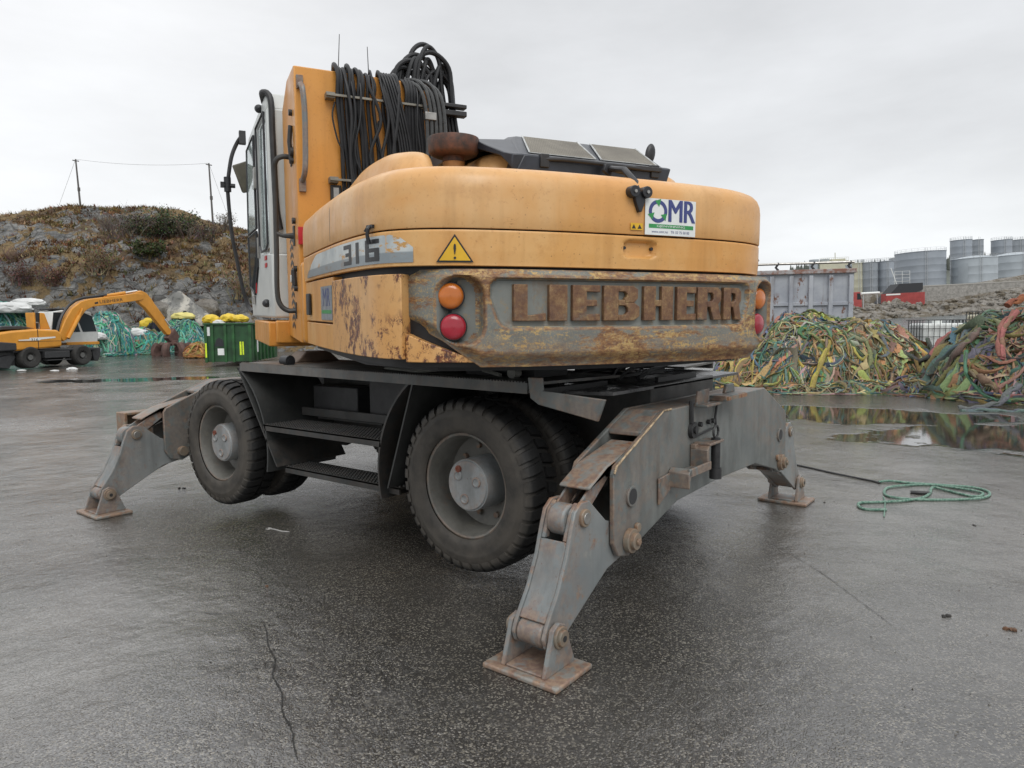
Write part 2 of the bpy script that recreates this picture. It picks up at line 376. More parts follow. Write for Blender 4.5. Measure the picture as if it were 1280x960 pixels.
# upper hood shell
def hood():
    b = MB(); n = 150; s0, s1 = S_L0, S_R0
    ss = [s0+(s1-s0)*i/(n-1) for i in range(n)]
    rings = [(1.925, -.035, 0), (1.9195, -.002, 0), (1.921, .004, 0), (1.926, .006, 0), (1.99, .007, 0), (2.09, .006, 0), (2.130, .001, 0), (2.158, -.011, 0), (2.180, -.032, 0), (2.194, -.062, 0), (2.204, -.105, 0), (2.213, -.165, 0), (2.222, -.20, .06), (2.234, -.2, .16), (2.245, -.2, .3), (2.255, -.2, .5), (2.262, -.2, .75), (2.265, -.2, 1)]
    def P(i, j):
        z, o, q = rings[j]; s = ss[i]
        k = max(0, min(1, (-s-1.25)/.35)); # side of the hood rises a touch more softly
        p = HO(s, o)[0]; x = p.x+(0-p.x)*q; y = p.y+(-.75-p.y)*q
        # front left end rounds down
        f = max(0, min(1, (y+.32)/.37)) if x < -.6 else 0
        if j > 7: z = z-f*f*.05
        return (x, y, z)
    b.grid(P, n, len(rings))
    m = len(rings); b.f.append(list(range(m))); b.mi.append(0); b.f.append([(n-1)*m+j for j in range(m)]); b.mi.append(0)
    return up(b, 'engine_hood', Y_HOOD, ang=50)
HOOD = hood()
def build_band():
    b = MB(); n = 420; rows = [(1.756, -.03), (1.755, -.002), (1.758, .002)]+[(1.766+.0068*k, .002+.003*min(1, k/8)) for k in range(21)]+[(1.908, .005), (1.913, .002), (1.914, -.03)]
    def P(i, j):
        z, o = rows[j]; s_ = S_L0+(S_R0-S_L0)*i/(n-1)
        if 2 < j < len(rows)-3:
            dx, dz = abs(s_-.01)-.098+.04, abs(z-1.852)-.046+.04; d = hypot(max(dx, 0), max(dz, 0))+min(max(dx, dz), 0)-.04
            t = max(0, min(1, -d/.016)); o -= .030*t*t*(3-2*t)*(1 if z > 1.82 else 1)
        p = HO(s_, o)[0]; return (p.x, p.y, z)
    b.grid(P, n, len(rows)); m = len(rows); b.f.append(list(range(m))); b.mi.append(0); b.f.append([(n-1)*m+j for j in range(m)]); b.mi.append(0)
    return up(b, 'hood_band', Y_BAND, ang=50)
BAND = build_band()
# vertical split line of the hood at the left flank and a few seams: thin dark gaps
s_split = s_at_y(HO, HM, -.97)
def ring_off(z): return interp_(z, [(1.93, .0065), (2.08, .0065), (2.115, .003), (2.146, -.010), (2.172, -.033), (2.190, -.065), (2.21, -.15)])
def interp_(x, tab):
    for (a, b_), (c, d) in zip(tab[:-1], tab[1:]):
        if x <= c: return b_+(d-b_)*max(0, (x-a))/(c-a)
    return tab[-1][1]
mb = MB(); zz = [1.935+i*.0138 for i in range(19)]
mb.grid(lambda i, j: tuple(HO(s_split+i*.006, ring_off(zz[j])+.0015)[0].xy)+(zz[j],), 2, 19)
mb.grid(lambda i, j: tuple(HO(s_split+i*.006, .0052)[0].xy)+(1.76+j*.149,), 2, 2)
upsub(mb, 'seam', STK_BK, HOOD)
# dark core under the hood and the flank panels
loft([(1.30, -.10, 0), (1.30, -.07, 0), (1.93, -.05, 0), (1.93, -.3, 0)], S_L0, S_R0, 110, 'engine_bay', BELLY, close=True)
mb = MB(); mb.prism([(-1.1, .1), (-1.12, -1.2), (-.9, -1.75), (-.3, -1.92), (.3, -1.92), (.9, -1.75), (1.12, -1.2), (1.12, .6), (.6, 1.1), (-.6, 1.2)], 1.27, 1.31, 'z')
up(mb, 'belly_plate', BELLY)
def patch(s0, s1, zf, t0, t1, name, m, n=40, par=None, bevel=.004):
    """slab following the outline; zf(s) gives bottom and top"""
    b = MB(); ss = [s0+(s1-s0)*i/(n-1) for i in range(n)]
    def P(i, j):
        zb, zt = zf(ss[i]); zz = [zb, zb, (zb*.5+zt*.5), zt, zt][j]; o = [t0, t1, t1, t1, t0][j]
        p = HO(ss[i], o)[0]; return (p.x, p.y, zz)
    b.grid(P, n, 5); b.f.append([0, 1, 2, 3, 4]); b.mi.append(0); b.f.append([(n-1)*5+j for j in range(5)]); b.mi.append(0)
    return up(b, name, m, bevel) if par is None else upsub(b, name, m, par, bevel)
sA = S_L0; sB = s_split-.004; s110 = None
def s_x(x):
    for i in range(3000):
        s = -HM*i/3000
        if HO(s)[0].x <= x: return s
    return -HM
sD = s_x(-1.10); sE = s_x(-.80)
patch(sA, sB, lambda s: (1.492, 1.745), -.07, -.004, 'front_flank_panel', Y_BAND)
patch(sA, sB, lambda s: (1.335, 1.482), -.07, -.006, 'lower_flank_panel', Y_BAND)
DOOR = patch(s_split+.006, sD, lambda s: (1.338, 1.722), -.07, .004, 'tank_door', Y_WORN)
patch(sD+.002, sE, lambda s: (1.325+.0*s, 1.335+.12*max(0, min(1, (s-sE)/(sD-sE)))), -.08, -.02, 'door_corner', Y_WORN)
# flank latch (black) and sticker
def on_skin(s, z, off=.006): p, n, d = HO(s, off); return Vector((p.x, p.y, z)), n, d
def decal(verts, faces, s, z, off, m, name, par, flip=1):
    """map flat lettering (x along the skin, z up) onto the curved skin"""
    b = MB(); vs = []
    for v in verts:
        p, n, d = HO(s+v[0], off-v[1]); vs.append((p.x, p.y, z+v[2]))
    b.add(vs, faces); return upsub(b, name, m, par, smooth=False)
def gridrect(x0, x1, z0, z1, n=12, y=0.):
    vs = [(x0+(x1-x0)*i/n, y, zz) for i in range(n+1) for zz in (z0, z1)]; fs = [(2*i, 2*i+2, 2*i+3, 2*i+1) for i in range(n)]
    return vs, fs
def roundrect(x0, x1, z0, z1, r, n=5, y=0.):
    pts = [(x, y, z) for x, z in arc(x1-r, z1-r, r, 0, 90, n)+arc(x0+r, z1-r, r, 90, 180, n)+arc(x0+r, z0+r, r, 180, 270, n)+arc(x1-r, z0+r, r, 270, 360, n)]
    return pts, [tuple(range(len(pts)))]
s_m = s_at_y(HO, HM, -.55)
v, f = gridrect(-.17, .17, -.105, .09); st = decal(v, f, s_at_y(HO, HM, -.78), 1.61, .000, STK_GY, 'flank_sticker', EX); st.matrix_basis = MU
v, f = text_polys('MR', .15, .001, sx=1.1); decal(v, f, s_at_y(HO, HM, -.78), 1.63, .000, STK_BL, 'sticker_print', st)
v, f = gridrect(-.15, .15, -.008, .012, y=-.001); decal(v, f, s_at_y(HO, HM, -.78), 1.55, .000, STK_GR, 'sticker_print', st)
mb = MB(); p, n, d = on_skin(s_at_y(HO, HM, -.16), 1.6)
mb.box((-.06, -.004, -.07), (.06, .012, .07), Matrix.Translation(p) @ Matrix(((d.x, n.x, 0, 0), (d.y, n.y, 0, 0), (0, 0, 1, 0), (0, 0, 0, 1))))
lt = up(mb, 'flank_latch', BLACK, .004)
# ---- band decal "316" on the left corner
s0d, s1d = s_at_y(HO, HM, -.12), s_x(-1.055)
def band_decal():
    n = 30; vs = []; L = s1d-s0d
    for i in range(n+1):
        t = i/n; z0, z1 = 1.772, 1.897
        if t < .22: z1 = 1.79+(1.897-1.79)*(t/.22)**.8
        if t > .93: z1 = 1.897-.06*((t-.93)/.07)**2; z0 = 1.772
        for z in (z0, z1):
            p, nn, dd = HO(s0d+L*t, .0062); vs.append((p.x, p.y, z))
    b = MB(); b.add(vs, [(2*i, 2*i+2, 2*i+3, 2*i+1) for i in range(n)]); return upsub(b, 'model_stripe', STKM, BAND, smooth=False)
def _stk():
    m = NB('worn_silver_sticker', .35)
    c = m.mix(m.rng(m.noise(5, 5, .6), .4, .6), (.55, .58, .57), (.38, .42, .43))
    w_ = m.rng(m.noise(7, 7, .7, (1, 1, 2.5)), .56, .6); c = m.mix(w_, c, (.50, .27, .08))
    z = m.xyz()
    st = m.rng(z[2], 1.822, 1.816, 0, .8); c = m.mix(st, c, (.17, .20, .22)); m.col(c); return m.m
STKM = _stk(); bd = band_decal()
mid_s = s_x(-1.215)
glyph = {'3': [((0, .8), (1, 1)), ((0, 0), (1, .2)), ((.25, .42), (1, .60)), ((.7, 0), (1, 1))], '1': [((.3, 0), (.62, 1))], '6': [((0, 0), (.3, 1)), ((0, .8), (1, 1)), ((0, 0), (1, .2)), ((0, .42), (1, .60)), ((.7, 0), (1, .58))]}
sx0 = s_at_y(HO, HM, -1.28)
for k, ch in enumerate('316'):
    mb = MB()
    for (a, b_), (c, d_) in glyph[ch]:
        for off, m_ in ((.0075, 0),):
            vs = []
            for i in range(5):
                for zz in (b_, d_):
                    p, nn, dd = HO(sx0+k*.165+(a+(c-a)*i/4)*.135, off); vs.append((p.x, p.y, 1.785+zz*.10))
            mb.add(vs, [(2*i, 2*i+2, 2*i+3, 2*i+1) for i in range(4)])
    upsub(mb, 'model_digit', STK_BK, bd, smooth=False)
# warning triangle
s_t = -(HM*0)+s_x(-.895)
tri = upsub(MB().add([tuple(HO(s_t+x, .0095)[0].xy)+(z,) for x, z in ((-.082, 1.770), (.082, 1.770), (0, 1.893))], [(0, 1, 2)]), 'warning_triangle', STK_BK, BAND, smooth=False)
upsub(MB().add([tuple(HO(s_t+x, .0115)[0].xy)+(z,) for x, z in ((-.068, 1.778), (.068, 1.778), (0, 1.880))], [(0, 1, 2)]), 'warning_face', STK_YL, tri, smooth=False)
v, f = text_polys('!', .095, .001); decal(v, f, s_t, 1.813, .0125, STK_BK, 'warning_mark', tri)
# company sticker with ring and arrows
s_s = .18
v, f = gridrect(-.152, .152, -.086, .086); cs = decal(v, f, s_s, 2.008, .0135, STK_W, 'company_sticker', HOOD)
for a0 in (100, 220, 340):
    outr = arc(-.078, .026, .054, a0, a0+95, 8); inr = arc(-.078, .026, .036, a0+95, a0, 8); pl = [(x, -.0012, z) for x, z in outr+inr]
    decal(pl, [tuple(range(len(pl)))], s_s, 2.008, .0135, STK_BL if a0 != 100 else STK_BL, 'sticker_ring', cs)
    ax, az = -.078+.042*cos(radians(a0+95)), .026+.042*sin(radians(a0+95)); t = radians(a0+95); tx, tz = -sin(t), cos(t); nx, nz = cos(t), sin(t)
    decal([(ax+nx*.02, -.0016, az+nz*.02), (ax-nx*.02, -.0016, az-nz*.02), (ax+tx*.03, -.0016, az+tz*.03)], [(0, 1, 2)], s_s, 2.008, .0135, STK_GR, 'sticker_arrow', cs)
v, f = text_polys('MR', .152, .0012, sx=.82, space=.95); n_ = len(v); v2 = []; f2 = []
for k, dx in enumerate((-.0022, 0, .0022, .0044)): v2 += [(x+.060+dx, y-.0003*k, z+.026) for x, y, z in v]; f2 += [tuple(i+n_*k for i in q) for q in f]
decal(v2, f2, s_s, 2.008, .0135, STK_BL, 'sticker_letters', cs)
v, f = gridrect(-.13, .138, -.053, -.034, y=-.001); decal(v, f, s_s, 2.008, .0135, STK_GR, 'sticker_bar', cs)
v, f = text_polys('www.omr.no   Tlf: 52 75 50 00', .018, .0012, sx=1.0); decal([(x, y, z-.070) for x, y, z in v], f, s_s, 2.008, .0135, STK_BL, 'sticker_print', cs)
v, f = text_polys('GJENVINNING', .014, .002, sx=1.9); decal([(x, y, z-.0435) for x, y, z in v], f, s_s, 2.008, .0135, STK_W, 'sticker_print', cs)
# small yellow warning sticker
v, f = gridrect(-.034, .034, -.016, .016, 4); ws = decal(v, f, -.018, 1.957, .0125, STK_YL, 'small_sticker', HOOD)
for dx in (-.017, .016): decal([(dx-.012, -.001, -.01), (dx+.012, -.001, -.01), (dx, -.001, .01)], [(0, 1, 2)], -.018, 1.957, .0125, STK_BK, 'sticker_print', ws)
# screws in the pressed-in grip
rc_ = BAND
for dx in (-.078, .078): mb = MB(); p, n, d = HO(.01+dx, -.024); mb.cyl((p.x, p.y, 1.857), (p.x+n.x*.012, p.y+n.y*.012, 1.857), .008, 10); upsub(mb, 'screw', BLACK, rc_)
# scuffed right corner of the band (torn plate)
mb = MB(); random.seed(3)
pp = [[HO(s_at_y(HO, HM, -1.78, 1)+k*.02+.01*random.random(), .010+(.028 if 0 < k < 9 else 0)*random.random())[0] for k in range(10)] for j in range(8)]
def torn(i, j): p = pp[j][i]; return (p.x, p.y, 1.762+.145*j/7+.012*random.random()*(0 < j < 7)+(.01*random.random() if j == 7 else 0))
mb.grid(torn, 10, 8); upsub(mb, 'torn_plate', plain('scuffed_dirty_metal', (.16, .13, .09), .7, var=.7, scale=30, bump=.4), BAND, smooth=False)

# rubber hood catch at the rear left corner
pc, nc, dc = HO(s_x(-1.2)+.075, .006); Mc = Matrix(((dc.x, nc.x, 0, pc.x), (dc.y, nc.y, 0, pc.y), (0, 0, 1, 0), (0, 0, 0, 1)))
mb = MB(); mb.tube([(0, .008, 1.945), (.004, .022, 1.93), (0, .024, 1.905), (-.004, .014, 1.865)], [.008, .010, .009, .011], 8, M=Mc); mb.box((-.028, .002, 1.936), (.028, .014, 1.950), Mc); mb.tube([(-.028, .008, 1.942), (-.045, .012, 1.925)], .006, 6, M=Mc)
upsub(mb, 'hood_catch', BLACK, HOOD)
# ---- counterweight: one displaced casting
cwh = [(0, -2.130), (.3, -2.128), (.55, -2.112), (.75, -2.07), (.92, -2.0), (1.0, -1.92), (1.048, -1.84), (1.068, -1.75), (1.07, -1.45)]
CW, CWM = mk_curve(cwh)
def sdf_rr(x, z, cx, cz, hx, hz, r):
    qx = abs(x-cx)-hx+r; qz = abs(z-cz)-hz+r
    return hypot(max(qx, 0), max(qz, 0))+min(max(qx, qz), 0)-r
def sm(t): t = max(0, min(1, t)); return t*t*(3-2*t)
def cw_depth(s, x, z):
    # lettering recess: right and left ends raked at the bottom
    sh = max(0, (1.62-z))*.35; hx = .735-sh
    d = sdf_rr(x, z, -.03, 1.592, hx, .112, .045); dep = .032*sm(-d/.012); dep -= .006*sm(1-abs(d-.010)/.012)
    for cx in (-.880, .862):
        tx = cx+(.02 if cx < 0 else -.02)*((1.56-z)/.16)*-1*(1 if cx < 0 else 1)
        d = sdf_rr(x, z, cx, 1.56, .098, .158, .09); dep = max(dep, .082*sm(-d/.022))
        dr = abs(d-.008); dep -= .007*sm(1-dr/.012)
    return dep
cwx = lambda s: CW(s)[0].x
def build_cw():
    b = MB(); nu, nv = 420, 62; S0, S1 = -CWM+.02, CWM-.02
    ring = []
    def zlim(s):
        x = abs(cwx(s)); t = max(0, min(1, (x-.80)/.24)); past = max(0, abs(s)-1.2)
        return 1.305+.165*t, 1.742
    def P(i, j):
        s = S0+(S1-S0)*i/(nu-1); zb, zt = zlim(s)
        if j == 0: p = CW(s, -.25)[0]; return (p.x, p.y, zb+.02)
        if j == nv-1: p = CW(s, -.25)[0]; return (p.x, p.y, zt)
        t = (j-1)/(nv-3); z = zb+(zt-zb)*t
        e = min(t, 1-t)*(zt-zb); off = 0
        if t > .5: off = -.022*(1-sm(e/.035))
        else: off = -.045*(1-sm(e/.07))
        x = cwx(s); dpt = cw_depth(s, x, z); p = CW(s, off-dpt)[0]; return (p.x, p.y, z)
    b.grid(P, nu, nv)
    b.f.append(list(range(nv))); b.mi.append(0); b.f.append([(nu-1)*nv+j for j in range(nv)]); b.mi.append(0)
    # recess faces take the cleaner grey
    k = 0
    for i in range(nu-1):
        for j in range(nv-1):
            v4 = [b.v[q] for q in b.f[k]]; cx = sum(q.x for q in v4)/4; cz = sum(q.z for q in v4)/4; s = S0+(S1-S0)*(i+.5)/(nu-1)
            if 0 < j < nv-2:
                dd = cw_depth(s, cx, cz)
                if dd > .026 and (abs(cx) < .76 or dd > .045): b.mi[k] = 1
            k += 1
    return up(b, 'counterweight', [CAST, REC], ang=60)
CWO = build_cw()
# raised slab letters
def slab(ch):
    t = .34
    R = lambda x0, z0, x1, z1: [(x0, z0), (x1, z0), (x1, z1), (x0, z1)]
    if ch == 'L': return [[(0, 0), (1, 0), (1, .22), (.42+.1, .16), (.42, .16), (.42, 1), (0, 1)]]
    if ch == 'I': return [R(0, 0, 1, 1)]
    if ch == 'E': return [[(0, 0), (1, 0), (1, .20), (.5, .18), (.5, .41), (.88, .41), (.88, .59), (.5, .59), (.5, .82), (1, .80), (1, 1), (0, 1)]]
    if ch == 'H': return [R(0, 0, .4, 1), R(.6, 0, 1, 1), R(.4, .41, .6, .60)]
    if ch == 'B': return [R(0, 0, .40, 1), [(.4, .83), (.4, 1), (.8, 1), (.95, .9), (.95, .64), (.85, .52), (.58, .52), (.58, .64), (.64, .70), (.64, .77), (.58, .83)],
                          [(.4, .43), (.4, .60), (.58, .60), (.58, .52), (.85, .52), (1, .40), (1, .12), (.84, 0), (.4, 0), (.4, .17), (.6, .17), (.67, .24), (.67, .36), (.6, .43)]]
    if ch == 'R': return [R(0, 0, .40, 1), [(.4, .83), (.4, 1), (.82, 1), (.98, .88), (.98, .60), (.86, .49), (1.02, 0), (.66, 0), (.52, .40), (.4, .40), (.4, .57), (.58, .57), (.65, .63), (.65, .77), (.58, .83)]]
spans = [(-.655, -.505), (-.489, -.399), (-.372, -.228), (-.208, -.009), (.016, .187), (.212, .330), (.340, .500), (.515, .650)]
for ch, (x0, x1) in zip('LIEBHERR', spans):
    b = MB()
    for pl in slab(ch):
        vs = []; n = len(pl)
        for o in (-.034, -.007):
            for (a, c) in pl:
                x = x0+(x1-x0)*a; p, nn, dd = CW(x*1.0035, o); vs.append((x, p.y, 1.512+.164*c))
        b.add(vs, [tuple(range(n)), tuple(range(2*n-1, n-1, -1))]+[(i, i+n, (i+1) % n+n, (i+1) % n) for i in range(n)])
    upsub(b, 'raised_letter', LETTERM, CWO, .0035)
# tail lamps
for sx in (-1, 1):
    for z, m_, nm in ((1.624, AMBER, 'amber_lamp'), (1.486, RED, 'red_lamp')):
        x = (-.932 if sx < 0 else .880)+(.014 if z < 1.55 else 0)*(-sx)*1; p, n, d = CW(x*1.04, -.084)
        zz = z; c = Vector((p.x, p.y, zz)); nn = Vector((n.x, n.y, 0)).normalized()
        nn = (nn*.55+Vector((0, -1, 0))*.45).normalized() if True else nn
        Q = nn.to_track_quat('Z', 'Y').to_matrix().to_4x4(); Q.translation = c
        b = MB(); b.lathe([(.0, .063), (.040, .063), (.043, .060), (.043, .058)], axis='z', n=32, M=Q); lo = upsub(b, nm+'_housing', BLACK, CWO)
        b = MB(); b.lathe([(.03, .058), (.046, .0575), (.056, .050), (.062, .034), (.064, .001)], axis='z', n=32, M=Q)
        upsub(b, nm, m_, CWO)
# ---- raised dome on the hood with a notch for the exhaust
def dome(plan, ctr, add, name, par=None):
    b = MB(); PL = [(p.x, p.y) for p in smooth_path([Vector((x, y, 0)) for x, y in plan], 5)]
    rr_ = [(2.18, -.05), (2.27, .0), (2.315, .035), (2.345, .08), (2.362, .14), (2.37, .22), (2.375, .6), (2.378, 1)]
    def P(i, j):
        z, q = rr_[j]; x, y = PL[i]; zz = z+(add if j > 1 else add*.3*j)
        if x > .5: zz -= .03*min(1, (x-.5)/.4)*(1 if j > 1 else 0)
        return (x+(ctr[0]-x)*q, y+(ctr[1]-y)*q, zz)
    b.grid(P, len(PL), 8, wrap=True); return up(b, name, Y_HOOD, ang=70) if par is None else upsub(b, name, Y_HOOD, par, ang=70)
DM = dome([(-.565, -.3), (-.565, -1.30), (-.55, -1.46), (-.49, -1.56), (-.40, -1.58), (-.2, -1.56), (.42, -1.54), (.78, -1.40), (.92, -.9), (.92, -.25)], (.1, -.75), .035, 'hood_dome')
dome([(-1.02, -.25), (-1.06, -.9), (-1.03, -1.35), (-.96, -1.50), (-.88, -1.54), (-.82, -1.47), (-.80, -1.25), (-.79, -.25)], (-.86, -.7), -.005, 'dome_shoulder', DM)
mb = MB(); mb.box((-.80, -1.12, 2.15), (-.56, -.25, 2.35)); upsub(mb, 'dome_bridge', Y_HOOD, DM, .02)
mb = MB(); mb.box((-.80, -1.45, 2.20), (-.565, -1.12, 2.262)); upsub(mb, 'exhaust_well', BLACKM, DM)
# exhaust
mb = MB(); ex, ey = -.672, -1.36
mb.lathe([(2.20, .055), (2.335, .055), (2.335, .060), (2.345, .060), (2.345, .056), (2.362, .056), (2.362, .10), (2.372, .122), (2.385, .131), (2.452, .135), (2.458, .132), (2.460, .10), (2.463, .04), (2.463, .001)], (ex, ey, 0), 'z', 36)
EXH = NB('burnt_exhaust_metal', .6); EXH.col(EXH.mix(EXH.rng(EXH.noise(9, 6, .7), .4, .62), (.030, .022, .019), (.13, .05, .028))); EXH.bump(EXH.noise(50, 5), .3, .004)
up(mb, 'exhaust_stack', EXH.m)
mb = MB(); mb.lathe([(2.2, .051), (2.30, .0575), (2.335, .0575)], (ex, ey, 0), 'z', 30); up(mb, 'exhaust_collar', plain('rusted_collar', (.34, .16, .05), .6, var=.4), 0)
# black grille cover
gx0, gx1 = -.50, .40
prof = [(-1.735, 2.245), (-1.74, 2.325), (-1.70, 2.338), (-1.66, 2.346), (-1.40, 2.495), (-1.26, 2.522), (-.55, 2.522), (-.5, 2.30)]
mb = MB(); n = len(prof); vs = []
for k, x in enumerate([-.475, -.445, .39, .425]):
    for (y, z) in prof: vs.append((x+(.13*(z-2.26)/.26)*(1 if k < 2 else .6), y, z-(.02 if k in (0, 3) and z > 2.4 else 0)))
for k in range(3):
    for j in range(n-1): mb.f.append([k*n+j, (k+1)*n+j, (k+1)*n+j+1, k*n+j+1]); mb.mi.append(0)
mb.v = [Vector(v) for v in vs]; mb.f.append(list(range(n))); mb.mi.append(0); mb.f.append([3*n+j for j in range(n)]); mb.mi.append(0)
COV = up(mb, 'air_intake_cover', COVER, .008)
mb = MB(); main = [(vs[n*0+k]) for k in (1, 2, 3, 4, 5, 6)]
left = [(-.505, -1.738, 2.322), (-.507, -1.70, 2.334), (-.515, -1.66, 2.345), (-.575, -1.38, 2.462), (-.59, -1.24, 2.49), (-.59, -.55, 2.49)]
low = [(-.505, -1.735, 2.248), (-.510, -1.69, 2.285), (-.52, -1.62, 2.335), (-.575, -1.42, 2.405), (-.59, -1.28, 2.42), (-.59, -.55, 2.42)]
inn = [(x+.08, y+.02, z) for x, y, z in low]
rowsS = [main, left, low, inn]
mb.grid(lambda i, j: rowsS[i][j], 4, 6); mb.f.append([5, 11, 17, 23]); mb.mi.append(0); mb.f.append([0, 18, 12, 6]); mb.mi.append(0)
up(mb, 'intake_shoulder', COVER, .006, ang=25)
def slopept(x, t, off): # on the sloping rear face
    y0, z0, y1, z1 = -1.66, 2.346, -1.40, 2.495; d = hypot(y1-y0, z1-z0); ny, nz = -(z1-z0)/d, (y1-y0)/d
    y = y0+(y1-y0)*t; z = z0+(z1-z0)*t; return (x+.14*(z-2.26)/.26, y+ny*off, z+nz*off)
for a, b_ in ((-.42, -.03), (.005, .36)):
    b = MB(); o = [slopept(a, .04, .002), slopept(b_, .04, .002), slopept(b_-.05, .98, .002), slopept(a-.0, .98, .002)]; i_ = [slopept(a, .04, .006), slopept(b_, .04, .006), slopept(b_-.05, .98, .006), slopept(a-.0, .98, .006)]
    b.add(o+i_, [(0, 1, 2, 3), (4, 7, 6, 5), (0, 4, 5, 1), (1, 5, 6, 2), (2, 6, 7, 3), (3, 7, 4, 0)]); g = upsub(b, 'intake_grille', GRILLE, COV)
    b = MB()
    P4 = [Vector(q) for q in (slopept(a, .03, .006), slopept(b_, .03, .006), slopept(b_-.05, .99, .006), slopept(a, .99, .006))]
    b.tube([P4[0], P4[3]], .0045, 6); b.tube([P4[0], P4[1]], .002, 6); b.tube([P4[1], P4[2]], .0045, 6); upsub(b, 'grille_frame', plain('worn_white_strip', (.42, .43, .42), .5, var=.4, scale=20), g)
# rail and latch at the rear of the hood
mb = MB(); mb.tube(smooth_path([(-.325, -1.74, 2.31), (-.2, -1.76, 2.312), (.12, -1.76, 2.308), (.34, -1.74, 2.306)], 4), .011, 8)
mb.box((-.355, -1.75, 2.268), (-.305, -1.70, 2.335)); mb.box((.31, -1.75, 2.268), (.36, -1.70, 2.335)); mb.box((.20, -1.76, 2.298), (.37, -1.735, 2.322))
up(mb, 'hood_rail', BLACKM, .004)
mb = MB(); LX_ = -.085; mb.prism([(.075, 2.305), (.115, 2.305), (.12, 2.27), (.105, 2.24), (.06, 2.27)], -1.80, -1.775, 'y')
mb.tube([(.10, -1.80, 2.28), (.10, -1.93, 2.25), (.09, -2.04, 2.17), (.082, -2.075, 2.12)], [.016, .018, .019, .017], 8)
mb.tube([(.118, -1.82, 2.265), (.118, -1.95, 2.225), (.108, -2.06, 2.15)], .008, 6)
for dx in (-.035, .035): mb.cyl((.07+dx, -2.125, 2.115), (.07+dx, -2.07, 2.115), .028, 14)
mb.prism([(.035, 2.12), (.105, 2.12), (.10, 2.07), (.085, 2.025), (.07, 2.022), (.05, 2.07)], -2.11, -2.085, 'y')
mb.v = [v+Vector((-.085, -.004, 0)) for v in mb.v]; LA = up(mb, 'hood_latch', BLACK, .003)
for dx in (-.035, .035): mb = MB(); mb.cyl((-.015+dx, -2.136, 2.115), (-.015+dx, -2.125, 2.115), .008, 10); upsub(mb, 'rivet', STEEL, LA)
mb = MB(); mb.lathe([(-1, .001), (-.9, .45), (-.6, .8), (0, 1), (.6, .8), (.9, .45), (1, .001)], axis='y', n=20, M=Matrix.Translation((.745, -1.12, 2.555)) @ Matrix.Rotation(radians(12), 4, 'Y') @ Matrix.Diagonal((.038, .018, .066, 1)))
mr_ = up(mb, 'rear_mirror', BLACK)
mb = MB(); mb.tube([(.70, -1.1, 2.34), (.715, -1.11, 2.44), (.738, -1.115, 2.50)], .011, 8); upsub(mb, 'mirror_stem', BLACK, mr_)
mb = MB(); mb.cyl((.80, -1.55, 2.235), (.80, -1.55, 2.262), .022, 14); mb.box((.74, -1.56, 2.24), (.80, -1.54, 2.256)); up(mb, 'filler_cap', BLACK)
# small stains line on hood (thin raised scratch)
mb = MB()
for a, b_, z in ((-.74, -.60, 2.205),):
    pass

# ---------------------------------------------------------------- tower plate behind the cab, hoses
mb = MB()
mb.prism([(-1.262, 1.33), (-.30, 1.33), (-.30, 3.22), (-1.262, 3.225)], .20, .235, 'y')       # rear face plate
mb.prism([(.235, 1.33), (.92, 1.36), (.92, 3.10), (.60, 3.24), (.235, 3.235)], -1.262, -1.235, 'x')   # left cheek
mb.prism([(.235, 1.33), (.92, 1.36), (.92, 3.10), (.60, 3.24), (.235, 3.235)], -.33, -.30, 'x')
mb.box((-1.235, .235, 3.19), (-.33, .60, 3.215)); mb.box((-1.235, .88, 1.36), (-.33, .91, 3.05))
TW = up(mb, 'cab_riser_tower', Y_TOWER, .008)
mb = MB()    # rounded rear corner skirt between tower and hood
mb.prism([(-1.262, 1.33), (-1.262, 1.90), (-1.10, 1.90), (-1.10, 1.33)], .06, .20, 'y'); up(mb, 'tower_skirt', Y_TOWER, .03)
# hazard strip and notices on the cheek
mb = MB(); 
for k in range(12): z = 1.42+k*.058; mb.add([(-1.2645, .52, z), (-1.2645, .60, z+.028), (-1.2645, .68, z), (-1.2645, .68, z+.03), (-1.2645, .60, z+.058), (-1.2645, .52, z+.03)], [(0, 1, 4, 5), (1, 2, 3, 4)])
upsub(mb, 'hazard_marking', STK_BK, TW, smooth=False)
mb = MB(); mb.box((-1.268, .175, 2.02), (-1.22, .1995, 2.14)); 
RS = up(mb, 'red_notice', STK_RD, 0)
mb = MB(); mb.box((-1.195, .192, 2.045), (-1.13, .1985, 2.105)); r_ = up(mb, 'white_notice', STK_W)
v, f = text_polys('&', .055, .0005); upsub(MB().add([(x-1.162, .191, z+2.075) for x, y, z in v], f), 'notice_print', STK_BK, r_, smooth=False)
# long grab handle
mb = MB(); mb.tube(smooth_path([(-1.228, .19, 3.10), (-1.222, .11, 3.06), (-1.212, .10, 2.9), (-1.215, .10, 2.62), (-1.222, .11, 2.50), (-1.228, .19, 2.45)], 5), .019, 10)
mb.box((-1.25, .175, 3.07), (-1.205, .20, 3.16)); mb.box((-1.25, .175, 2.38), (-1.205, .20, 2.47)); up(mb, 'grab_handle', GREY_L, .003)
for z in (2.95, 2.68, 2.62, 2.20, 1.86, 1.72):
    mb = MB(); mb.cyl((-1.262, .36, z), (-1.285, .36, z), .022 if z != 2.68 else .035, 12); upsub(mb, 'hinge_boss', BLACKM, TW)
mb = MB(); mb.tube([(-1.275, .36, 2.6), (-1.285, .36, 2.75), (-1.275, .36, 2.86)], .016, 8); upsub(mb, 'hinge', BLACKM, TW)
mb = MB(); mb.tube([(-1.28, .36, 1.74), (-1.285, .36, 1.85)], .018, 8); upsub(mb, 'hinge', BLACKM, TW)
mb = MB(); mb.lathe([(-1.275, .001), (-1.275, .028), (-1.262, .028)], (0, .62, 1.80), 'x', 20); upsub(mb, 'round_notice', STK_W, TW)
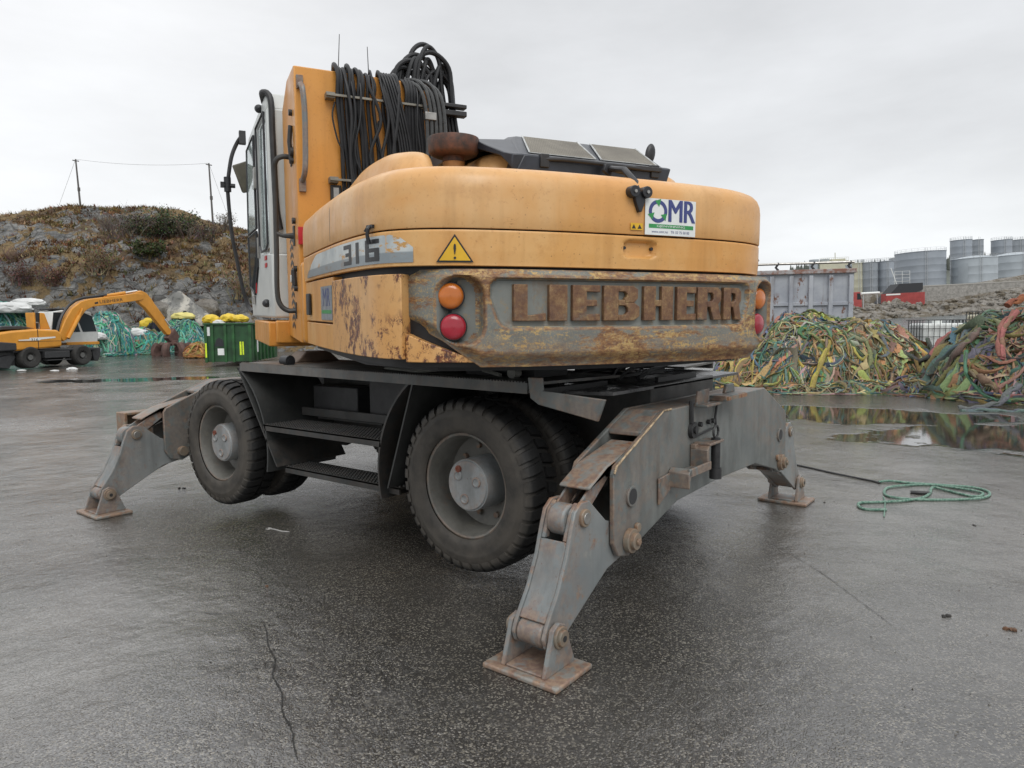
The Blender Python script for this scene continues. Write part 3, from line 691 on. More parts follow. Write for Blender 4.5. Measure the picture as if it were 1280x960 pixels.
BARM = plain('dull_bar_metal', (.20, .19, .16), .5, .3, var=.3)
# clamp bars
for z, xa in ((3.03, -1.06), (2.46, -1.05)):
    mb = MB(); mb.box((xa, .112, z+.0), (-.30, .130, z+.016)); mb.box((xa, .13, z-.01), (xa+.06, .20, z+.03)); mb.box((-.40, .13, z-.01), (-.34, .20, z+.03))
    up(mb, 'hose_clamp_bar', BARM, .002)
mb = MB(); mb.box((-1.04, .165, 2.33), (-.965, .198, 2.44)); bb = up(mb, 'clamp_bracket', BLACKM, .004)
mb = MB(); mb.box((-1.022, .158, 2.35), (-.985, .166, 2.42)); upsub(mb, 'bracket_plate', STEEL, bb)
# hoses: each one its own rubber line hanging down the plate
random.seed(11)
groups = [(-.985, -.81, 7, 3.255), (-.765, -.73, 2, 3.22), (-.655, -.56, 5, 3.235), (-.50, -.37, 6, 3.235)]
hp = []
for a, b_, n, zt in groups:
    for k in range(n):
        x0 = a+(b_-a)*k/(n-1); r = random.choice([.0135, .0150, .0165]); zt2 = zt+random.uniform(-.02, .015); xj = random.uniform(-.012, .012)
        hp.append(([(x0+.05+xj, .62, zt2-.12), (x0+.03, .42, zt2+.02), (x0, .22, zt2+.01), (x0+xj, .135, zt2-.08), (x0+random.uniform(-.008, .008), .145, 3.0), (x0+.02+xj, .155, 2.75), (x0+.035+random.uniform(-.01, .01), .155, 2.5), (x0+.05+random.uniform(-.012, .012), .155, 2.2)], r))
for k in range(9):
    x0 = random.uniform(-.98, -.40); hp.append(([(x0+.05, .5, 3.18), (x0, .22, 3.24+random.uniform(-.02, .03)), (x0+random.uniform(-.03, .03), .118, 3.12), (x0+random.uniform(-.05, .05), .10, 2.9), (x0+random.uniform(-.06, .06), .115, 2.65), (x0+random.uniform(-.04, .08), .12, 2.4), (x0+.06, .13, 2.15)], random.choice([.008, .012, .014])))
for k in range(5):   # crossing lines in the middle
    x0 = -.60+k*.02; hp.append(([(x0-.08, .2, 3.25), (x0-.06, .12, 3.18), (x0, .105, 2.95), (x0+.05, .12, 2.72), (x0+.07, .13, 2.45), (x0+.10, .15, 2.2)], .010))
hp.append(([(-1.0, .15, 3.0), (-1.02, .14, 2.9), (-.99, .14, 2.75), (-.95, .13, 2.62), (-.97, .14, 2.3)], .006))
hp.append(([(-.70, .13, 2.9), (-.72, .12, 2.75), (-.66, .12, 2.6), (-.64, .13, 2.3)], .006))
for pts, r in hp:
    mb = MB(); mb.tube(smooth_path(pts, 5), r, 8); up(mb, 'hydraulic_hose', HOSE)
# grey worn lines at the right edge, clamp, and the big loops towards the boom
for k in range(5):
    x0 = -.36+k*.034; mb = MB(); z9 = 3.18+.02*(k % 2)
    mb.tube(smooth_path([(x0-.16, .5, z9), (x0-.12, .3, z9+.06), (x0-.04, .12, z9-.02), (x0, .08, 2.98), (x0+.005, .08, 2.7), (x0-.01, .08, 2.4), (x0-.02, .08, 2.2)], 5), .0145, 8); up(mb, 'hydraulic_hose', HOSE_G)
mb = MB(); mb.box((-.375, .055, 2.93), (-.29, .10, 2.985)); up(mb, 'hose_clamp', STEEL, .004)
loops = [(-.56, -.30, 3.38, .019), (-.50, -.24, 3.42, .02), (-.44, -.14, 3.45, .019), (-.36, -.05, 3.52, .019), (-.30, -.16, 3.48, .018), (-.24, -.02, 3.38, .018), (-.52, -.20, 3.44, .018), (-.46, -.16, 3.50, .018), (-.38, -.10, 3.60, .018), (-.33, -.13, 3.56, .016), (-.20, -.04, 3.45, .017), (-.15, .0, 3.44, .016), (-.42, -.25, 3.46, .017), (-.28, -.02, 3.40, .015)]
for k, (xa, xb, zp, r) in enumerate(loops):
    mb = MB(); y = .36+.04*(k % 3)
    mb.tube(smooth_path([(xa-.03, y, 2.9), (xa-.01, y, zp-.25), (xa+.03, y, zp-.07), ((xa+xb)/2, y+.03, zp), (xb-.02, y+.05, zp-.09), (xb+.01, y+.07, zp-.32), (xb+.07, y+.1, zp-.6), (xb+.14, y+.1, 2.6)], 6), r, 9); up(mb, 'boom_hose_loop', HOSE)
mb = MB(); mb.box((-.15, .33, 3.06), (.05, .40, 3.10)); mb.box((-.15, .33, 3.12), (.05, .40, 3.15)); mb.box((-.17, .34, 3.0), (-.14, .39, 3.2)); up(mb, 'loop_clamp', BLACKM, .006)
mb = MB()
for k in range(7): x = -.22+.03*k; mb.tube([(x, .40, 3.16), (x+.04, .40, 2.9), (x+.09, .42, 2.5)], .012, 7)
up(mb, 'hose_bundle', HOSE)
# ---------------------------------------------------------------- cab
xr_, xf_, y0_, y1_ = -1.37, -1.43, .98, 2.45
def cx_(y): return xr_+(xf_-xr_)*(y-y0_)/(y1_-y0_)
mb = MB()
side = [(.98, 1.50), (2.38, 1.50), (2.46, 1.75), (2.44, 2.3), (2.30, 3.12), (2.2, 3.20), (1.02, 3.26), (.98, 3.2)]
def slab_side(b, poly, xoff0, xoff1):
    n = len(poly); vs = [(cx_(y)+xoff0, y, z) for y, z in poly]+[(cx_(y)+xoff1, y, z) for y, z in poly]
    b.add(vs, [tuple(range(n)), tuple(range(2*n-1, n-1, -1))]+[(i, i+n, (i+1) % n+n, (i+1) % n) for i in range(n)])
# body shell: lower tub, roof, pillars, rear wall
slab_side(mb, [(.98, 1.50), (2.38, 1.50), (2.46, 1.75), (2.45, 2.12), (.98, 2.02)], 0, 1.0)
slab_side(mb, [(.98, 3.12), (2.30, 3.08), (2.2, 3.17), (1.02, 3.26)], 0, 1.0)
slab_side(mb, [(.98, 2.0), (1.10, 2.0), (1.10, 3.14), (.98, 3.14)], 0, 1.0)
slab_side(mb, [(1.62, 2.0), (1.76, 2.0), (1.74, 3.14), (1.62, 3.14)], 0, .05)
slab_side(mb, [(2.40, 2.05), (2.46, 2.05), (2.32, 3.10), (2.25, 3.10)], 0, .06); slab_side(mb, [(2.40, 2.05), (2.46, 2.05), (2.32, 3.10), (2.25, 3.10)], .94, 1.0)
CAB = up(mb, 'operator_cab', WHITE, .02)
mb = MB(); slab_side(mb, [(1.12, 2.08), (1.60, 2.08), (1.60, 3.10), (1.12, 3.12)], .012, .022); upsub(mb, 'side_window', GLASS, CAB)
mb = MB(); slab_side(mb, [(1.79, 2.30), (2.38, 2.30), (2.28, 3.05), (1.79, 3.08)], -.012, -.004); upsub(mb, 'door_window', GLASS, CAB)
mb = MB(); slab_side(mb, [(1.80, 1.95), (2.05, 1.72), (2.38, 1.80), (2.40, 2.26), (1.80, 2.26)], -.012, -.003); upsub(mb, 'lower_window', DGLASS, CAB)
mb = MB()
def rim(pts, r): 
    pts = [(cx_(y)-.010, y, z) for y, z in pts]; mb.tube(pts+[pts[0], pts[1]], r, 6)
rim([(1.78, 2.29), (2.39, 2.29), (2.29, 3.06), (1.78, 3.09)], .011); rim([(1.79, 1.95), (2.05, 1.71), (2.39, 1.79), (2.41, 2.26), (1.79, 2.26)], .011); rim([(1.11, 2.10), (1.2, 2.06), (1.5, 2.06), (1.61, 2.12), (1.61, 3.11), (1.11, 3.13)], .009)
upsub(mb, 'window_seal', BLACK, CAB)
mb = MB(); mb.box((cx_(2.2)-.02, 2.10, 1.62), (cx_(2.2), 2.2, 1.70)); mb.box((cx_(1.7)-.02, 1.68, 2.02), (cx_(1.7), 1.72, 2.2)); mb.box((cx_(1.7)-.03, 1.66, 2.62), (cx_(1.7), 1.74, 2.80)); upsub(mb, 'door_hinge', STEEL, CAB, .003)
mb = MB(); 
for z in (1.98, 1.92): mb.box((cx_(1.3)-.006, 1.25, z), (cx_(1.3)-.001, 1.40, z+.035))
mb.tube([(cx_(1.9)-.01, 1.9, 1.9), (cx_(1.9)-.012, 1.96, 1.72)], .006, 6); upsub(mb, 'door_lettering', STK_RD, CAB)
mb = MB(); mb.lathe([(-.03, .001), (-.02, .03), (0, .035), (.02, .03), (.03, .001)], (cx_(1.2)-.02, 1.25, 1.62), 'y', 14); mb.lathe([(-.04, .001), (-.02, .03), (0, .035), (.02, .03), (.03, .001)], (cx_(1.2)-.02, 1.3, 3.20), 'y', 14); upsub(mb, 'door_bumper', BLACK, CAB)
mb = MB(); mb.tube(smooth_path([(cx_(1)+.01, 1.25, 3.24), (cx_(1)-.02, 1.05, 3.26), (-1.34, .97, 3.2), (-1.335, .96, 2.9), (-1.325, .96, 2.4), (-1.30, .96, 2.2)], 5), .024, 10); upsub(mb, 'cab_pipe', BLACKM, CAB)
mb = MB(); mb.box((-1.41, 1.0, 1.27), (-.5, 2.42, 1.47)); mb.box((-1.36, .90, 1.30), (-.6, 1.0, 1.48)); up(mb, 'cab_base', Y_TOWER, .012)
mb = MB(); mb.box((-1.1, 1.5, 1.5), (-.7, 1.95, 2.0)); mb.box((-1.1, 1.45, 2.0), (-.7, 1.6, 2.65)); upsub(mb, 'driver_seat', BLACK, CAB, .05)
# rails beside the cab
mb = MB(); mb.tube(smooth_path([(-1.262, .45, 2.66), (-1.33, .45, 2.66), (-1.375, .46, 2.62), (-1.38, .48, 2.5), (-1.385, .48, 2.0), (-1.39, .48, 1.70), (-1.37, .47, 1.60), (-1.32, .46, 1.56), (-1.262, .45, 1.56)], 5), .019, 10)
mb.box((-1.27, .42, 2.60), (-1.26, .48, 2.72)); mb.box((-1.27, .42, 1.50), (-1.26, .48, 1.62)); up(mb, 'access_rail', GREY_D)
mb = MB(); mb.tube([(-1.385, .48, 2.12), (-1.34, .45, 2.10), (-1.262, .42, 2.10)], [.016, .014, .024], 8); mb.box((-1.272, .39, 2.03), (-1.262, .45, 2.17)); up(mb, 'rail_bracket', GREY_D)
# mirror arm and mirrors
mb = MB(); mb.tube(smooth_path([(-1.444, 2.55, 3.27), (-1.50, 2.6, 3.19), (-1.555, 2.6, 3.05), (-1.595, 2.6, 2.82), (-1.60, 2.6, 2.7), (-1.58, 2.6, 2.33), (-1.54, 2.6, 2.05), (-1.50, 2.6, 1.79), (-1.45, 2.58, 1.6), (-1.42, 2.45, 1.55)], 6), .019, 10)
mb.box((-1.48, 2.52, 3.18), (-1.42, 2.6, 3.30)); MA = up(mb, 'mirror_arm', BLACKM)
mb = MB(); mb.cyl((-1.60, 2.6, 2.72), (-1.60, 2.6, 2.86), .034, 12); mb.cyl((-1.66, 2.6, 2.78), (-1.53, 2.6, 2.78), .022, 10); mb.box((-1.665, 2.57, 2.76), (-1.63, 2.63, 2.81)); upsub(mb, 'mirror_clamp', BLACK, MA)
mb = MB(); mb.add([(-1.56, 2.50, 2.96), (-1.42, 2.52, 3.02), (-1.39, 2.52, 2.72), (-1.47, 2.50, 2.70), (-1.54, 2.62, 2.95), (-1.43, 2.62, 3.0), (-1.41, 2.62, 2.74), (-1.47, 2.60, 2.72)], [(0, 1, 2, 3), (4, 7, 6, 5), (0, 4, 5, 1), (1, 5, 6, 2), (2, 6, 7, 3), (3, 7, 4, 0)])
up(mb, 'cab_mirror', plain('olive_mirror_shell', (.075, .07, .05), .45), .012)
mb = MB(); mb.tube([(-.62, 1.6, 3.2), (-.70, 1.6, 3.5), (-.672, 1.6, 4.0)], [.006, .005, .003], 6); mb.tube([(-.42, 1.6, 3.2), (-.415, 1.6, 3.6), (-.425, 1.6, 3.93)], [.008, .005, .003], 6); up(mb, 'aerial', BLACKM)
# boom and stick, folded in front of the machine (mostly behind the body)
mb = MB()
bp_ = smooth_path([(0, .7, 1.75), (0, 1.6, 2.45), (0, 2.6, 2.55), (0, 4.2, 2.05)], 6)
for q, (a, b_) in enumerate(zip(bp_[:-1], bp_[1:])):
    d = (b_-a).normalized(); nrm = Vector((0, -d.z, d.y)); h = lambda k: .20+.10*sin(pi*k/len(bp_))
    vs = []
    for p, k in ((a, q), (b_, q+1)):
        for sx in (-.17, .17):
            for sg in (-1, 1): vs.append(p+Vector((sx, 0, 0))+nrm*sg*h(k))
    mb.add(vs, [(0, 1, 3, 2), (4, 6, 7, 5), (0, 4, 5, 1), (2, 3, 7, 6), (1, 5, 7, 3), (0, 2, 6, 4)])
up(mb, 'boom', Y_TOWER, .01)
mb = MB(); mb.prism([(4.0, 2.25), (4.4, 2.1), (4.0, 1.5), (3.4, 1.40), (3.3, 1.55)], -.13, .13, 'x'); up(mb, 'stick', Y_TOWER, .02)
mb = MB(); mb.cyl((.12, .9, 1.5), (.12, 1.9, 2.3), .07, 14); mb.cyl((-.12, .9, 1.5), (-.12, 1.9, 2.3), .07, 14); up(mb, 'boom_cylinder', BLACKM)
# right hand side box of the upper body
mb = MB(); mb.prism([(.65, .6), (1.22, .6), (1.22, 2.2), (.65, 2.2)], 1.32, 2.0, 'z'); up(mb, 'right_side_locker', Y_HOOD, .04)

# ================================================================ undercarriage
def lo(mb, name, m, bevel=0., par=None, **k): return mb.build(name, m, par or EX, bevel, **k)
mb = MB(); mb.box((-.45, -.76, .70), (.45, 3.24, 1.10)); mb.box((-.62, .55, .62), (.62, 2.0, 1.08)); FR = lo(mb, 'chassis_frame', GREY_D, .015)
mb = MB(); mb.lathe([(1.10, .66), (1.19, .66), (1.19, .62), (1.21, .60), (1.28, .60), (1.28, .3)], (0, RC, 0), 'z', 48); lo(mb, 'slewing_ring', BELLY)
DECKM = grey_paint('deck_paint', (.085, .09, .088), (.13, .135, .13), .06)
# deck plates with sawtooth grip edges
mb = MB()
mb.prism([(-1.22, -.45), (-1.22, 2.17), (-.45, 2.40), (-.45, -.55)], 1.135, 1.150, 'z')
mb.box((-1.222, -.45, 1.095), (-1.208, 2.17, 1.150))
for k in range(130):
    y = -.44+k*.02; mb.add([(-1.222, y, 1.150), (-1.222, y+.013, 1.150), (-1.208, y+.013, 1.150), (-1.208, y, 1.150), (-1.222, y+.0065, 1.158), (-1.208, y+.0065, 1.158)], [(0, 1, 4), (2, 3, 5), (0, 4, 5, 3), (1, 2, 5, 4)])
mb.v = [v+Vector((0, 0, .015*(v.y+.45))) for v in mb.v]; lo(mb, 'left_deck', DECKM)
mb = MB(); mb.prism([(.45, -.55), (1.22, -.45), (1.22, 2.17), (.45, 2.40)], 1.135, 1.150, 'z'); mb.box((1.208, -.45, 1.095), (1.222, 2.17, 1.150)); mb.v = [v+Vector((0, 0, .015*(v.y+.45))) for v in mb.v]; lo(mb, 'right_deck', DECKM)
WET = NB('wet_deck_plate', .12); WET.col(WET.mix(WET.rng(WET.noise(5, 6, .7), .4, .6), (.05, .052, .055), (.10, .10, .10))); WET.rough(WET.rng(WET.noise(7, 5), .35, .65, .08, .5)); WET.bump(WET.noise(30, 5), .2, .006)
mb = MB(); mb.prism([(-.90, -.76), (.90, -.76), (1.10, -.2), (.95, .1), (-.95, .1), (-1.0, -.3)], 1.075, 1.092, 'z'); lo(mb, 'rear_deck_plate', WET.m)
mb = MB()
random.seed(5)
for k in range(9):
    a = Vector((-.9+random.random()*1.2, -.55+random.random()*.3, 1.11)); b_ = a+Vector((1.0, .25*random.random()+.1, .02)); mb.tube(smooth_path([a, (a+b_)/2+Vector((0, .05, .03)), b_], 4), .012, 6)
mb.box((-.30, -.72, 1.092), (.25, -.70, 1.13)); mb.prism([(-.35, 1.09), (.55, 1.09), (.62, 1.2), (.56, 1.21), (.5, 1.13), (-.3, 1.11)], -.35, -.33, 'y')
lo(mb, 'deck_pipes', BELLY)
mb = MB(); mb.prism([(.25, 1.10), (.30, 1.10), (.95, 1.22), (.97, 1.34), (.90, 1.34), (.88, 1.25)], .15, .165, 'y'); lo(mb, 'right_bracket', GREY)
# steps
def grip(mb, x0, x1, y0, y1, z):
    mb.box((x0, y0, z-.045), (x0+.012, y1, z)); mb.box((x0, y0, z-.012), (x1, y1, z-.002))
    ny = int((y1-y0)/.03)
    for i in range(ny):
        for j in range(max(1, int((x1-x0)/.035))): mb.lathe([(z-.003, .010), (z+.005, .007), (z+.005, .004)], (x0+.02+j*.035, y0+.015+i*.03, 0), 'z', 6)
mb = MB(); grip(mb, -1.22, -.90, .66, 1.90, .76); lo(mb, 'upper_step', GREY_D)
mb = MB(); grip(mb, -1.16, -.93, .57, 1.74, .465); lo(mb, 'lower_step', GREY_D)
mb = MB(); mb.box((-.93, .66, .80), (-.90, 1.85, .86)); mb.box((-.90, 1.0, .78), (-.62, 1.7, .82)); lo(mb, 'step_rail', GREY_D, .004)
mb = MB(); mb.box((-.88, .75, .80), (-.64, 1.15, 1.09)); mb.box((-.86, 1.3, .78), (-.66, 1.8, 1.02)); lo(mb, 'battery_box', BLACKM, .01)
# fenders as curved plates around the wheels
def fender(yc, zc, r, a0, a1, x0, x1, name, side=-1, low=None):
    b = MB(); P = [(yc+r*cos(radians(a0+(a1-a0)*i/14)), zc+r*sin(radians(a0+(a1-a0)*i/14))) for i in range(15)]
    if low: P.append(low)
    n = len(P); vs = []
    for (y, z) in P:
        dy, dz = (y-yc)/r, (z-zc)/r
        for x in (x0*side*-1 if False else x0, x1):
            for t in (0, .014): vs.append((x, y+dy*t, z+dz*t))
    for i in range(n-1):
        o = i*4; q = o+4; b.f += [[o, q, q+2, o+2], [o+1, o+3, q+3, q+1], [o, o+1, q+1, q], [o+2, q+2, q+3, o+3]]; b.mi += [0]*4
    b.f += [[0, 2, 3, 1], [4*n-4, 4*n-3, 4*n-1, 4*n-2]]; b.mi += [0]*2
    b.v = [Vector(v) for v in vs]; return lo(b, name, GREY_D)
for sd_ in (-1, 1):
    xa, xb = (-1.22, -.62) if sd_ < 0 else (.62, 1.22)
    fender(2.547, .56, .67, 240-38, 118, xa, xb, 'front_wheel_fender') if False else fender(2.547, .56, .68, 192, 120, xa, xb, 'front_wheel_fender', low=(1.76, .47))
    fender(0, .56, .68, -14, 58, xa, xb, 'rear_wheel_fender', low=(.57, .47) if False else (.60, .47))
# rear corner bracket beside the wheel
mb = MB(); mb.prism([(-.455, 1.18), (-.54, 1.18), (-.545, 1.115), (-.90, 1.09), (-.86, .985), (-.52, 1.045), (-.47, 1.075)], -1.225, -1.205, 'x'); lo(mb, 'corner_bracket', GREY, .004)
mb = MB(); mb.box((-1.205, -.5, 1.06), (-.5, -.47, 1.12)); mb.box((-.95, -.30, 1.10), (-.62, .2, 1.28)); lo(mb, 'rear_crossbar', BELLY, .004)
# axles
for y in (0, 2.547):
    mb = MB(); mb.tube([(-.95, y, .56), (-.5, y, .56), (-.25, y, .56), (0, y, .56), (.25, y, .56), (.5, y, .56), (.95, y, .56)], [.12, .10, .12, .19, .12, .10, .12], 20); lo(mb, 'axle', BELLY)
# wheels
def tyre_mb(xo, xi, sgn):
    """one tyre, outer wall at xo, inner wall at xi"""
    b = MB(); w = abs(xi-xo); X = lambda t: xo+(xi-xo)*t
    R0 = .297
    prof = [(X(.08), R0), (X(.03), .305), (X(.005), .33), (X(0), .36), (X(.005), .385), (X(.0), .392), (X(.012), .40), (X(.03), .425), (X(.07), .447), (X(.12), .460), (X(.22), .467), (X(.5), .470), (X(.78), .467), (X(.88), .460), (X(.95), .44), (X(1), .38), (X(.98), .33), (X(.92), R0)]
    b.lathe(prof, (0, 0, 0), 'x', 72)
    random.seed(2); nl = 38
    for i in range(nl):
        for sd in (0, 1):
            a = 2*pi*(i+.5*sd)/nl; da = 2*pi/nl*(.34+.03*random.random())
            T = [(.015, .425, .447), (.10, .455, .476), (.22, .463, .4865), (.46, .465, .488)]
            vs = []
            for (t, r0, r1) in T:
                t_ = t if sd == 0 else 1-t; sh = (.5-t)*.10
                for r in (r0, r1):
                    for q in (-da, da): aa = a+q*(.9 if r == r1 else 1.0)+sh+random.uniform(-.004, .004); vs.append((X(t_), r*cos(aa), r*sin(aa)))
            fs = []
            for k in range(3):
                o = k*4; p = o+4; fs += [(o, p, p+2, o+2), (o+1, o+3, p+3, p+1), (o+2, p+2, p+3, o+3)]
            fs += [(0, 2, 3, 1), (12, 13, 15, 14)]; b.add(vs, fs)
    return b
def wheel(sgn):
    """built at the origin for the left side; mirrored by rotation for the right"""
    b = MB()
    b.lathe([(-1.175, .302), (-1.196, .300), (-1.200, .290), (-1.196, .281), (-1.185, .277), (-1.16, .270), (-1.135, .266), (-1.02, .258), (-1.0, .235), (-.985, .18), (-.985, .10), (-.60, .10), (-.60, .30), (-.63, .302)], (0, 0, 0), 'x', 64)
    for k in range(10):
        a = 2*pi*k/10; b.cyl((-.99, .205*cos(a), .205*sin(a)), (-1.012, .205*cos(a), .205*sin(a)), .017, 8)
    return b
T_ = {}
for (x, y, rz) in ((0, 0, 0), (0, 2.547, 0), (0, 0, pi), (0, 2.547, pi)):
    if not T_:
        o = wheel(1).build('wheel', RIM, EX, 0, ang=40)
        t1 = tyre_mb(-1.2255, -.965, 1).build('tyre', RUBBER, o, ang=45); t2 = tyre_mb(-.62, -.875, 1).build('tyre', RUBBER, o, ang=45)
        hb = MB(); hb.lathe([(-.985, .150), (-1.165, .147), (-1.173, .145), (-1.173, .141), (-1.177, .139), (-1.183, .135), (-1.187, .04), (-1.187, .001)], (0, 0, 0), 'x', 40); hub = hb.build('hub', HUBM, o, .0, ang=30)
        for k, (a, r) in enumerate(((40, .078), (160, .078), (280, .078))):
            hb = MB(); c = (cos(radians(a))*r, sin(radians(a))*r); hb.lathe([(-1.185, .030), (-1.192, .029), (-1.195, .022), (-1.189, .018), (-1.186, .001)], (0, c[0], c[1]), 'x', 16); hb.build('hub_boss', HUBM, o)
        hb = MB(); hb.lathe([(-1.185, .020), (-1.195, .02), (-1.196, .012), (-1.191, .010), (-1.191, .001)], (0, .055, .088), 'x', 10); hb.build('drain_plug', RUSTB, o)
        T_['o'] = o
    else: o = copy_tree(T_['o'], EX)
    o.location = (x, y, .56); o.rotation_euler = ((0 if rz else .0)+(-.25 if y > 1 else 0), 0, rz)
# stabiliser beams, built at the rear and repeated (turned) at the front
def beam_profile(): 
    h = [(0, 1.0), (.787, 1.0), (1.27, .795), (1.292, .76), (1.292, .44), (1.25, .37), (1.15, .345), (1.07, .385), (.62, .50), (0, .515)]
    return h+[(-x, z) for x, z in h[-2:0:-1]]
def stabiliser(yc, flip):
    ys = lambda y: yc+(y if not flip else -y)
    def pr(b, poly, y0, y1): a, c = ys(y0), ys(y1); b.prism(poly, min(a, c), max(a, c), 'y')
    b = MB(); pf = beam_profile()
    pr(b, pf, -.115, -.090); pr(b, pf, .090, .115)
    def sl(x0, z0, x1, z1, t, y0, y1):
        d = hypot(x1-x0, z1-z0); nx, nz = (z1-z0)/d*t, -(x1-x0)/d*t; pr(b, [(x0, z0), (x1, z1), (x1+nx, z1+nz), (x0+nx, z0+nz)], y0, y1)
    for s in (-1, 1):
        pr(b, [(0, .998), (s*.787, .998), (s*.787, .975), (0, .975)], -.09, .09)
        pr(b, [(s*.787, .998), (s*.985, .914), (s*.985, .890), (s*.787, .975)], -.09, .09)
        pr(b, [(0, .518), (s*.60, .503), (s*.95, .42), (s*.95, .445), (s*.60, .528), (0, .540)], -.09, .09)
        pr(b, [(s*.60, .53), (s*.62, .53), (s*.62, .97), (s*.60, .97)], -.09, .09)
    B = lo(b, 'stabiliser_beam', GREY, .006, ang=30)
    for s in (-1, 1):
        b = MB()
        b.cyl((s*1.132, ys(-.127), .631), (s*1.132, ys(-.10), .631), .050, 24); lo(b, 'pin_cap', GREY, .003, B)
        b = MB(); b.cyl((s*1.132, ys(-.1285), .631), (s*1.132, ys(-.10), .631), .038, 24); lo(b, 'pin_end', BLACKM, 0, B)
        b = MB(); b.cyl((s*1.155, ys(-.165), .425), (s*1.155, ys(.16), .425), .040, 20); b.cyl((s*1.155, ys(-.145), .425), (s*1.155, ys(-.115), .425), .058, 20); b.cyl((s*1.08, ys(-.135), .47), (s*1.08, ys(-.115), .47), .022, 12); b.cyl((s*1.155, ys(-.178), .425), (s*1.155, ys(-.165), .425), .018, 6); lo(b, 'pivot_pin', RUSTY, .003, B)
        # leg
        b = MB()
        outline = [(1.09, .36), (1.075, .43), (1.11, .49), (1.20, .515), (1.31, .55), (1.40, .625), (1.455, .672), (1.52, .675), (1.57, .64), (1.598, .57), (1.635, .46), (1.70, .33), (1.785, .21), (1.805, .165), (1.79, .125), (1.75, .10), (1.69, .11), (1.50, .215), (1.30, .32), (1.17, .345)]
        outer = [(s*x, z) for x, z in outline]
        pr(b, outer, -.085, -.066); pr(b, outer, .066, .085)
        # outer skin plate between the two cheeks, open at the top for the cylinder eye
        sk = [(1.612, .520), (1.640, .440), (1.705, .315), (1.775, .22)]; si = [(1.588, .51), (1.615, .43), (1.68, .305), (1.752, .21)]
        pr(b, [(s*x, z) for x, z in sk+si[::-1]], -.066, .066)
        for y0, y1 in ((-.066, -.045), (.045, .066)): pr(b, [(s*x, z) for x, z in ((1.52, .672), (1.565, .638), (1.592, .57), (1.612, .520), (1.575, .515), (1.55, .58), (1.50, .65))], y0, y1)
        pr(b, [(s*x, z) for x, z in ((1.19, .345), (1.50, .232), (1.68, .13), (1.67, .155), (1.5, .255), (1.2, .365))], -.066, .066)
        L = lo(b, 'stabiliser_leg', GREY_L, .005, ang=30)
        b = MB(); b.cyl((s*1.535, ys(-.043), .595), (s*1.535, ys(.043), .595), .070, 24); lo(b, 'roller', GREY_L, .01, L)
        b = MB(); b.cyl((s*1.752, ys(-.062), .165), (s*1.752, ys(.062), .165), .052, 20); lo(b, 'roller', GREY_L, .01, L)
        b = MB(); b.cyl((s*1.502, ys(-.10), .605), (s*1.502, ys(.10), .605), .040, 20); lo(b, 'upper_pin', RUSTY, .004, L)
        b = MB(); b.cyl((s*1.502, ys(-.106), .605), (s*1.502, ys(.106), .605), .026, 16); lo(b, 'pin_disc', STEEL, .002, L)
        b = MB(); b.tube([(s*1.50, yc, .60), (s*1.20, yc, .725)], .028, 14); lo(b, 'cylinder_rod', CHROME, 0, L)
        b = MB(); b.tube([(s*1.22, yc, .715), (s*.75, yc, .80)], .045, 14); lo(b, 'stabiliser_cylinder', GREY_D, 0, L)
        b = MB(); pr(b, [(s*.99, .868), (s*1.30, .80), (s*1.46, .725), (s*1.452, .711), (s*1.30, .784), (s*.99, .852)], -.086, .075); lo(b, 'cylinder_guard', PADM, .008, L)
        b = MB(); pr(b, [(s*1.53, .64), (s*1.47, .585), (s*1.235, .745), (s*1.275, .80)], -.062, -.050); pr(b, [(s*1.53, .64), (s*1.47, .585), (s*1.235, .745), (s*1.275, .80)], .050, .062); b.cyl((s*1.26, ys(-.062), .765), (s*1.26, ys(.062), .765), .03, 14); lo(b, 'rod_link', GREY_L, .003, L)
        # foot
        b = MB(); W, a_, hh = s*1.737, .135, .19
        lx = W-.0
        b.box((W-a_, yc-hh, .0), (W+a_, yc+hh, .024)); lo_ = lo(b, 'stabiliser_pad', PADM, .008)
        b = MB()
        for y0, y1 in ((-.115, -.093), (.093, .115)):
            pr(b, [(W-.105, .024), (W+.115, .024), (W+.062*1, .16), (W+.045, .205), (W-.0, .225), (W-.045, .205), (W-.058, .16)], y0, y1)
        pr(b, [(W-.1, .024), (W+.1, .024), (W+.1, .034), (W-.1, .034)], -.09, .09); lo(b, 'pad_lug', GREY_L, .004, lo_)
        b = MB(); b.cyl((W, ys(-.14), .165), (W, ys(.14), .165), .034, 18); b.cyl((W, ys(-.127), .165), (W, ys(.127), .165), .046, 20); lo(b, 'foot_pin', RUSTY, .003, lo_)
        b = MB(); b.cyl((W, ys(-.142), .165), (W, ys(.142), .165), .013, 10); lo(b, 'foot_pin_bore', BLACKM, 0, lo_)
    return B
def weld(B, yc, fl):
    b = MB(); y = yc-.117 if not fl else yc+.117; P = []
    for (x0, z0), (x1, z1) in (((-.70, 1.0), (-.787, 1.0)), ((-.787, 1.0), (-1.27, .795)), ((-1.27, .795), (-1.292, .76))):
        for k in range(14): P.append(Vector((x0+(x1-x0)*k/14, y+.002*noise.noise(Vector((x0*9+k, 1, 1))), z0+(z1-z0)*k/14+.001)))
    random.seed(8); b.tube(P, [.0035+.0035*random.random() for _ in P], 6); lo(b, 'weld_bead', WELD, 0, B)
WELD = plain('chipped_primer', (.36, .27, .17), .7, var=.6, scale=45)
SBr = stabiliser(-.872, False); SBf = stabiliser(3.34, True)
weld(SBr, -.872, False)
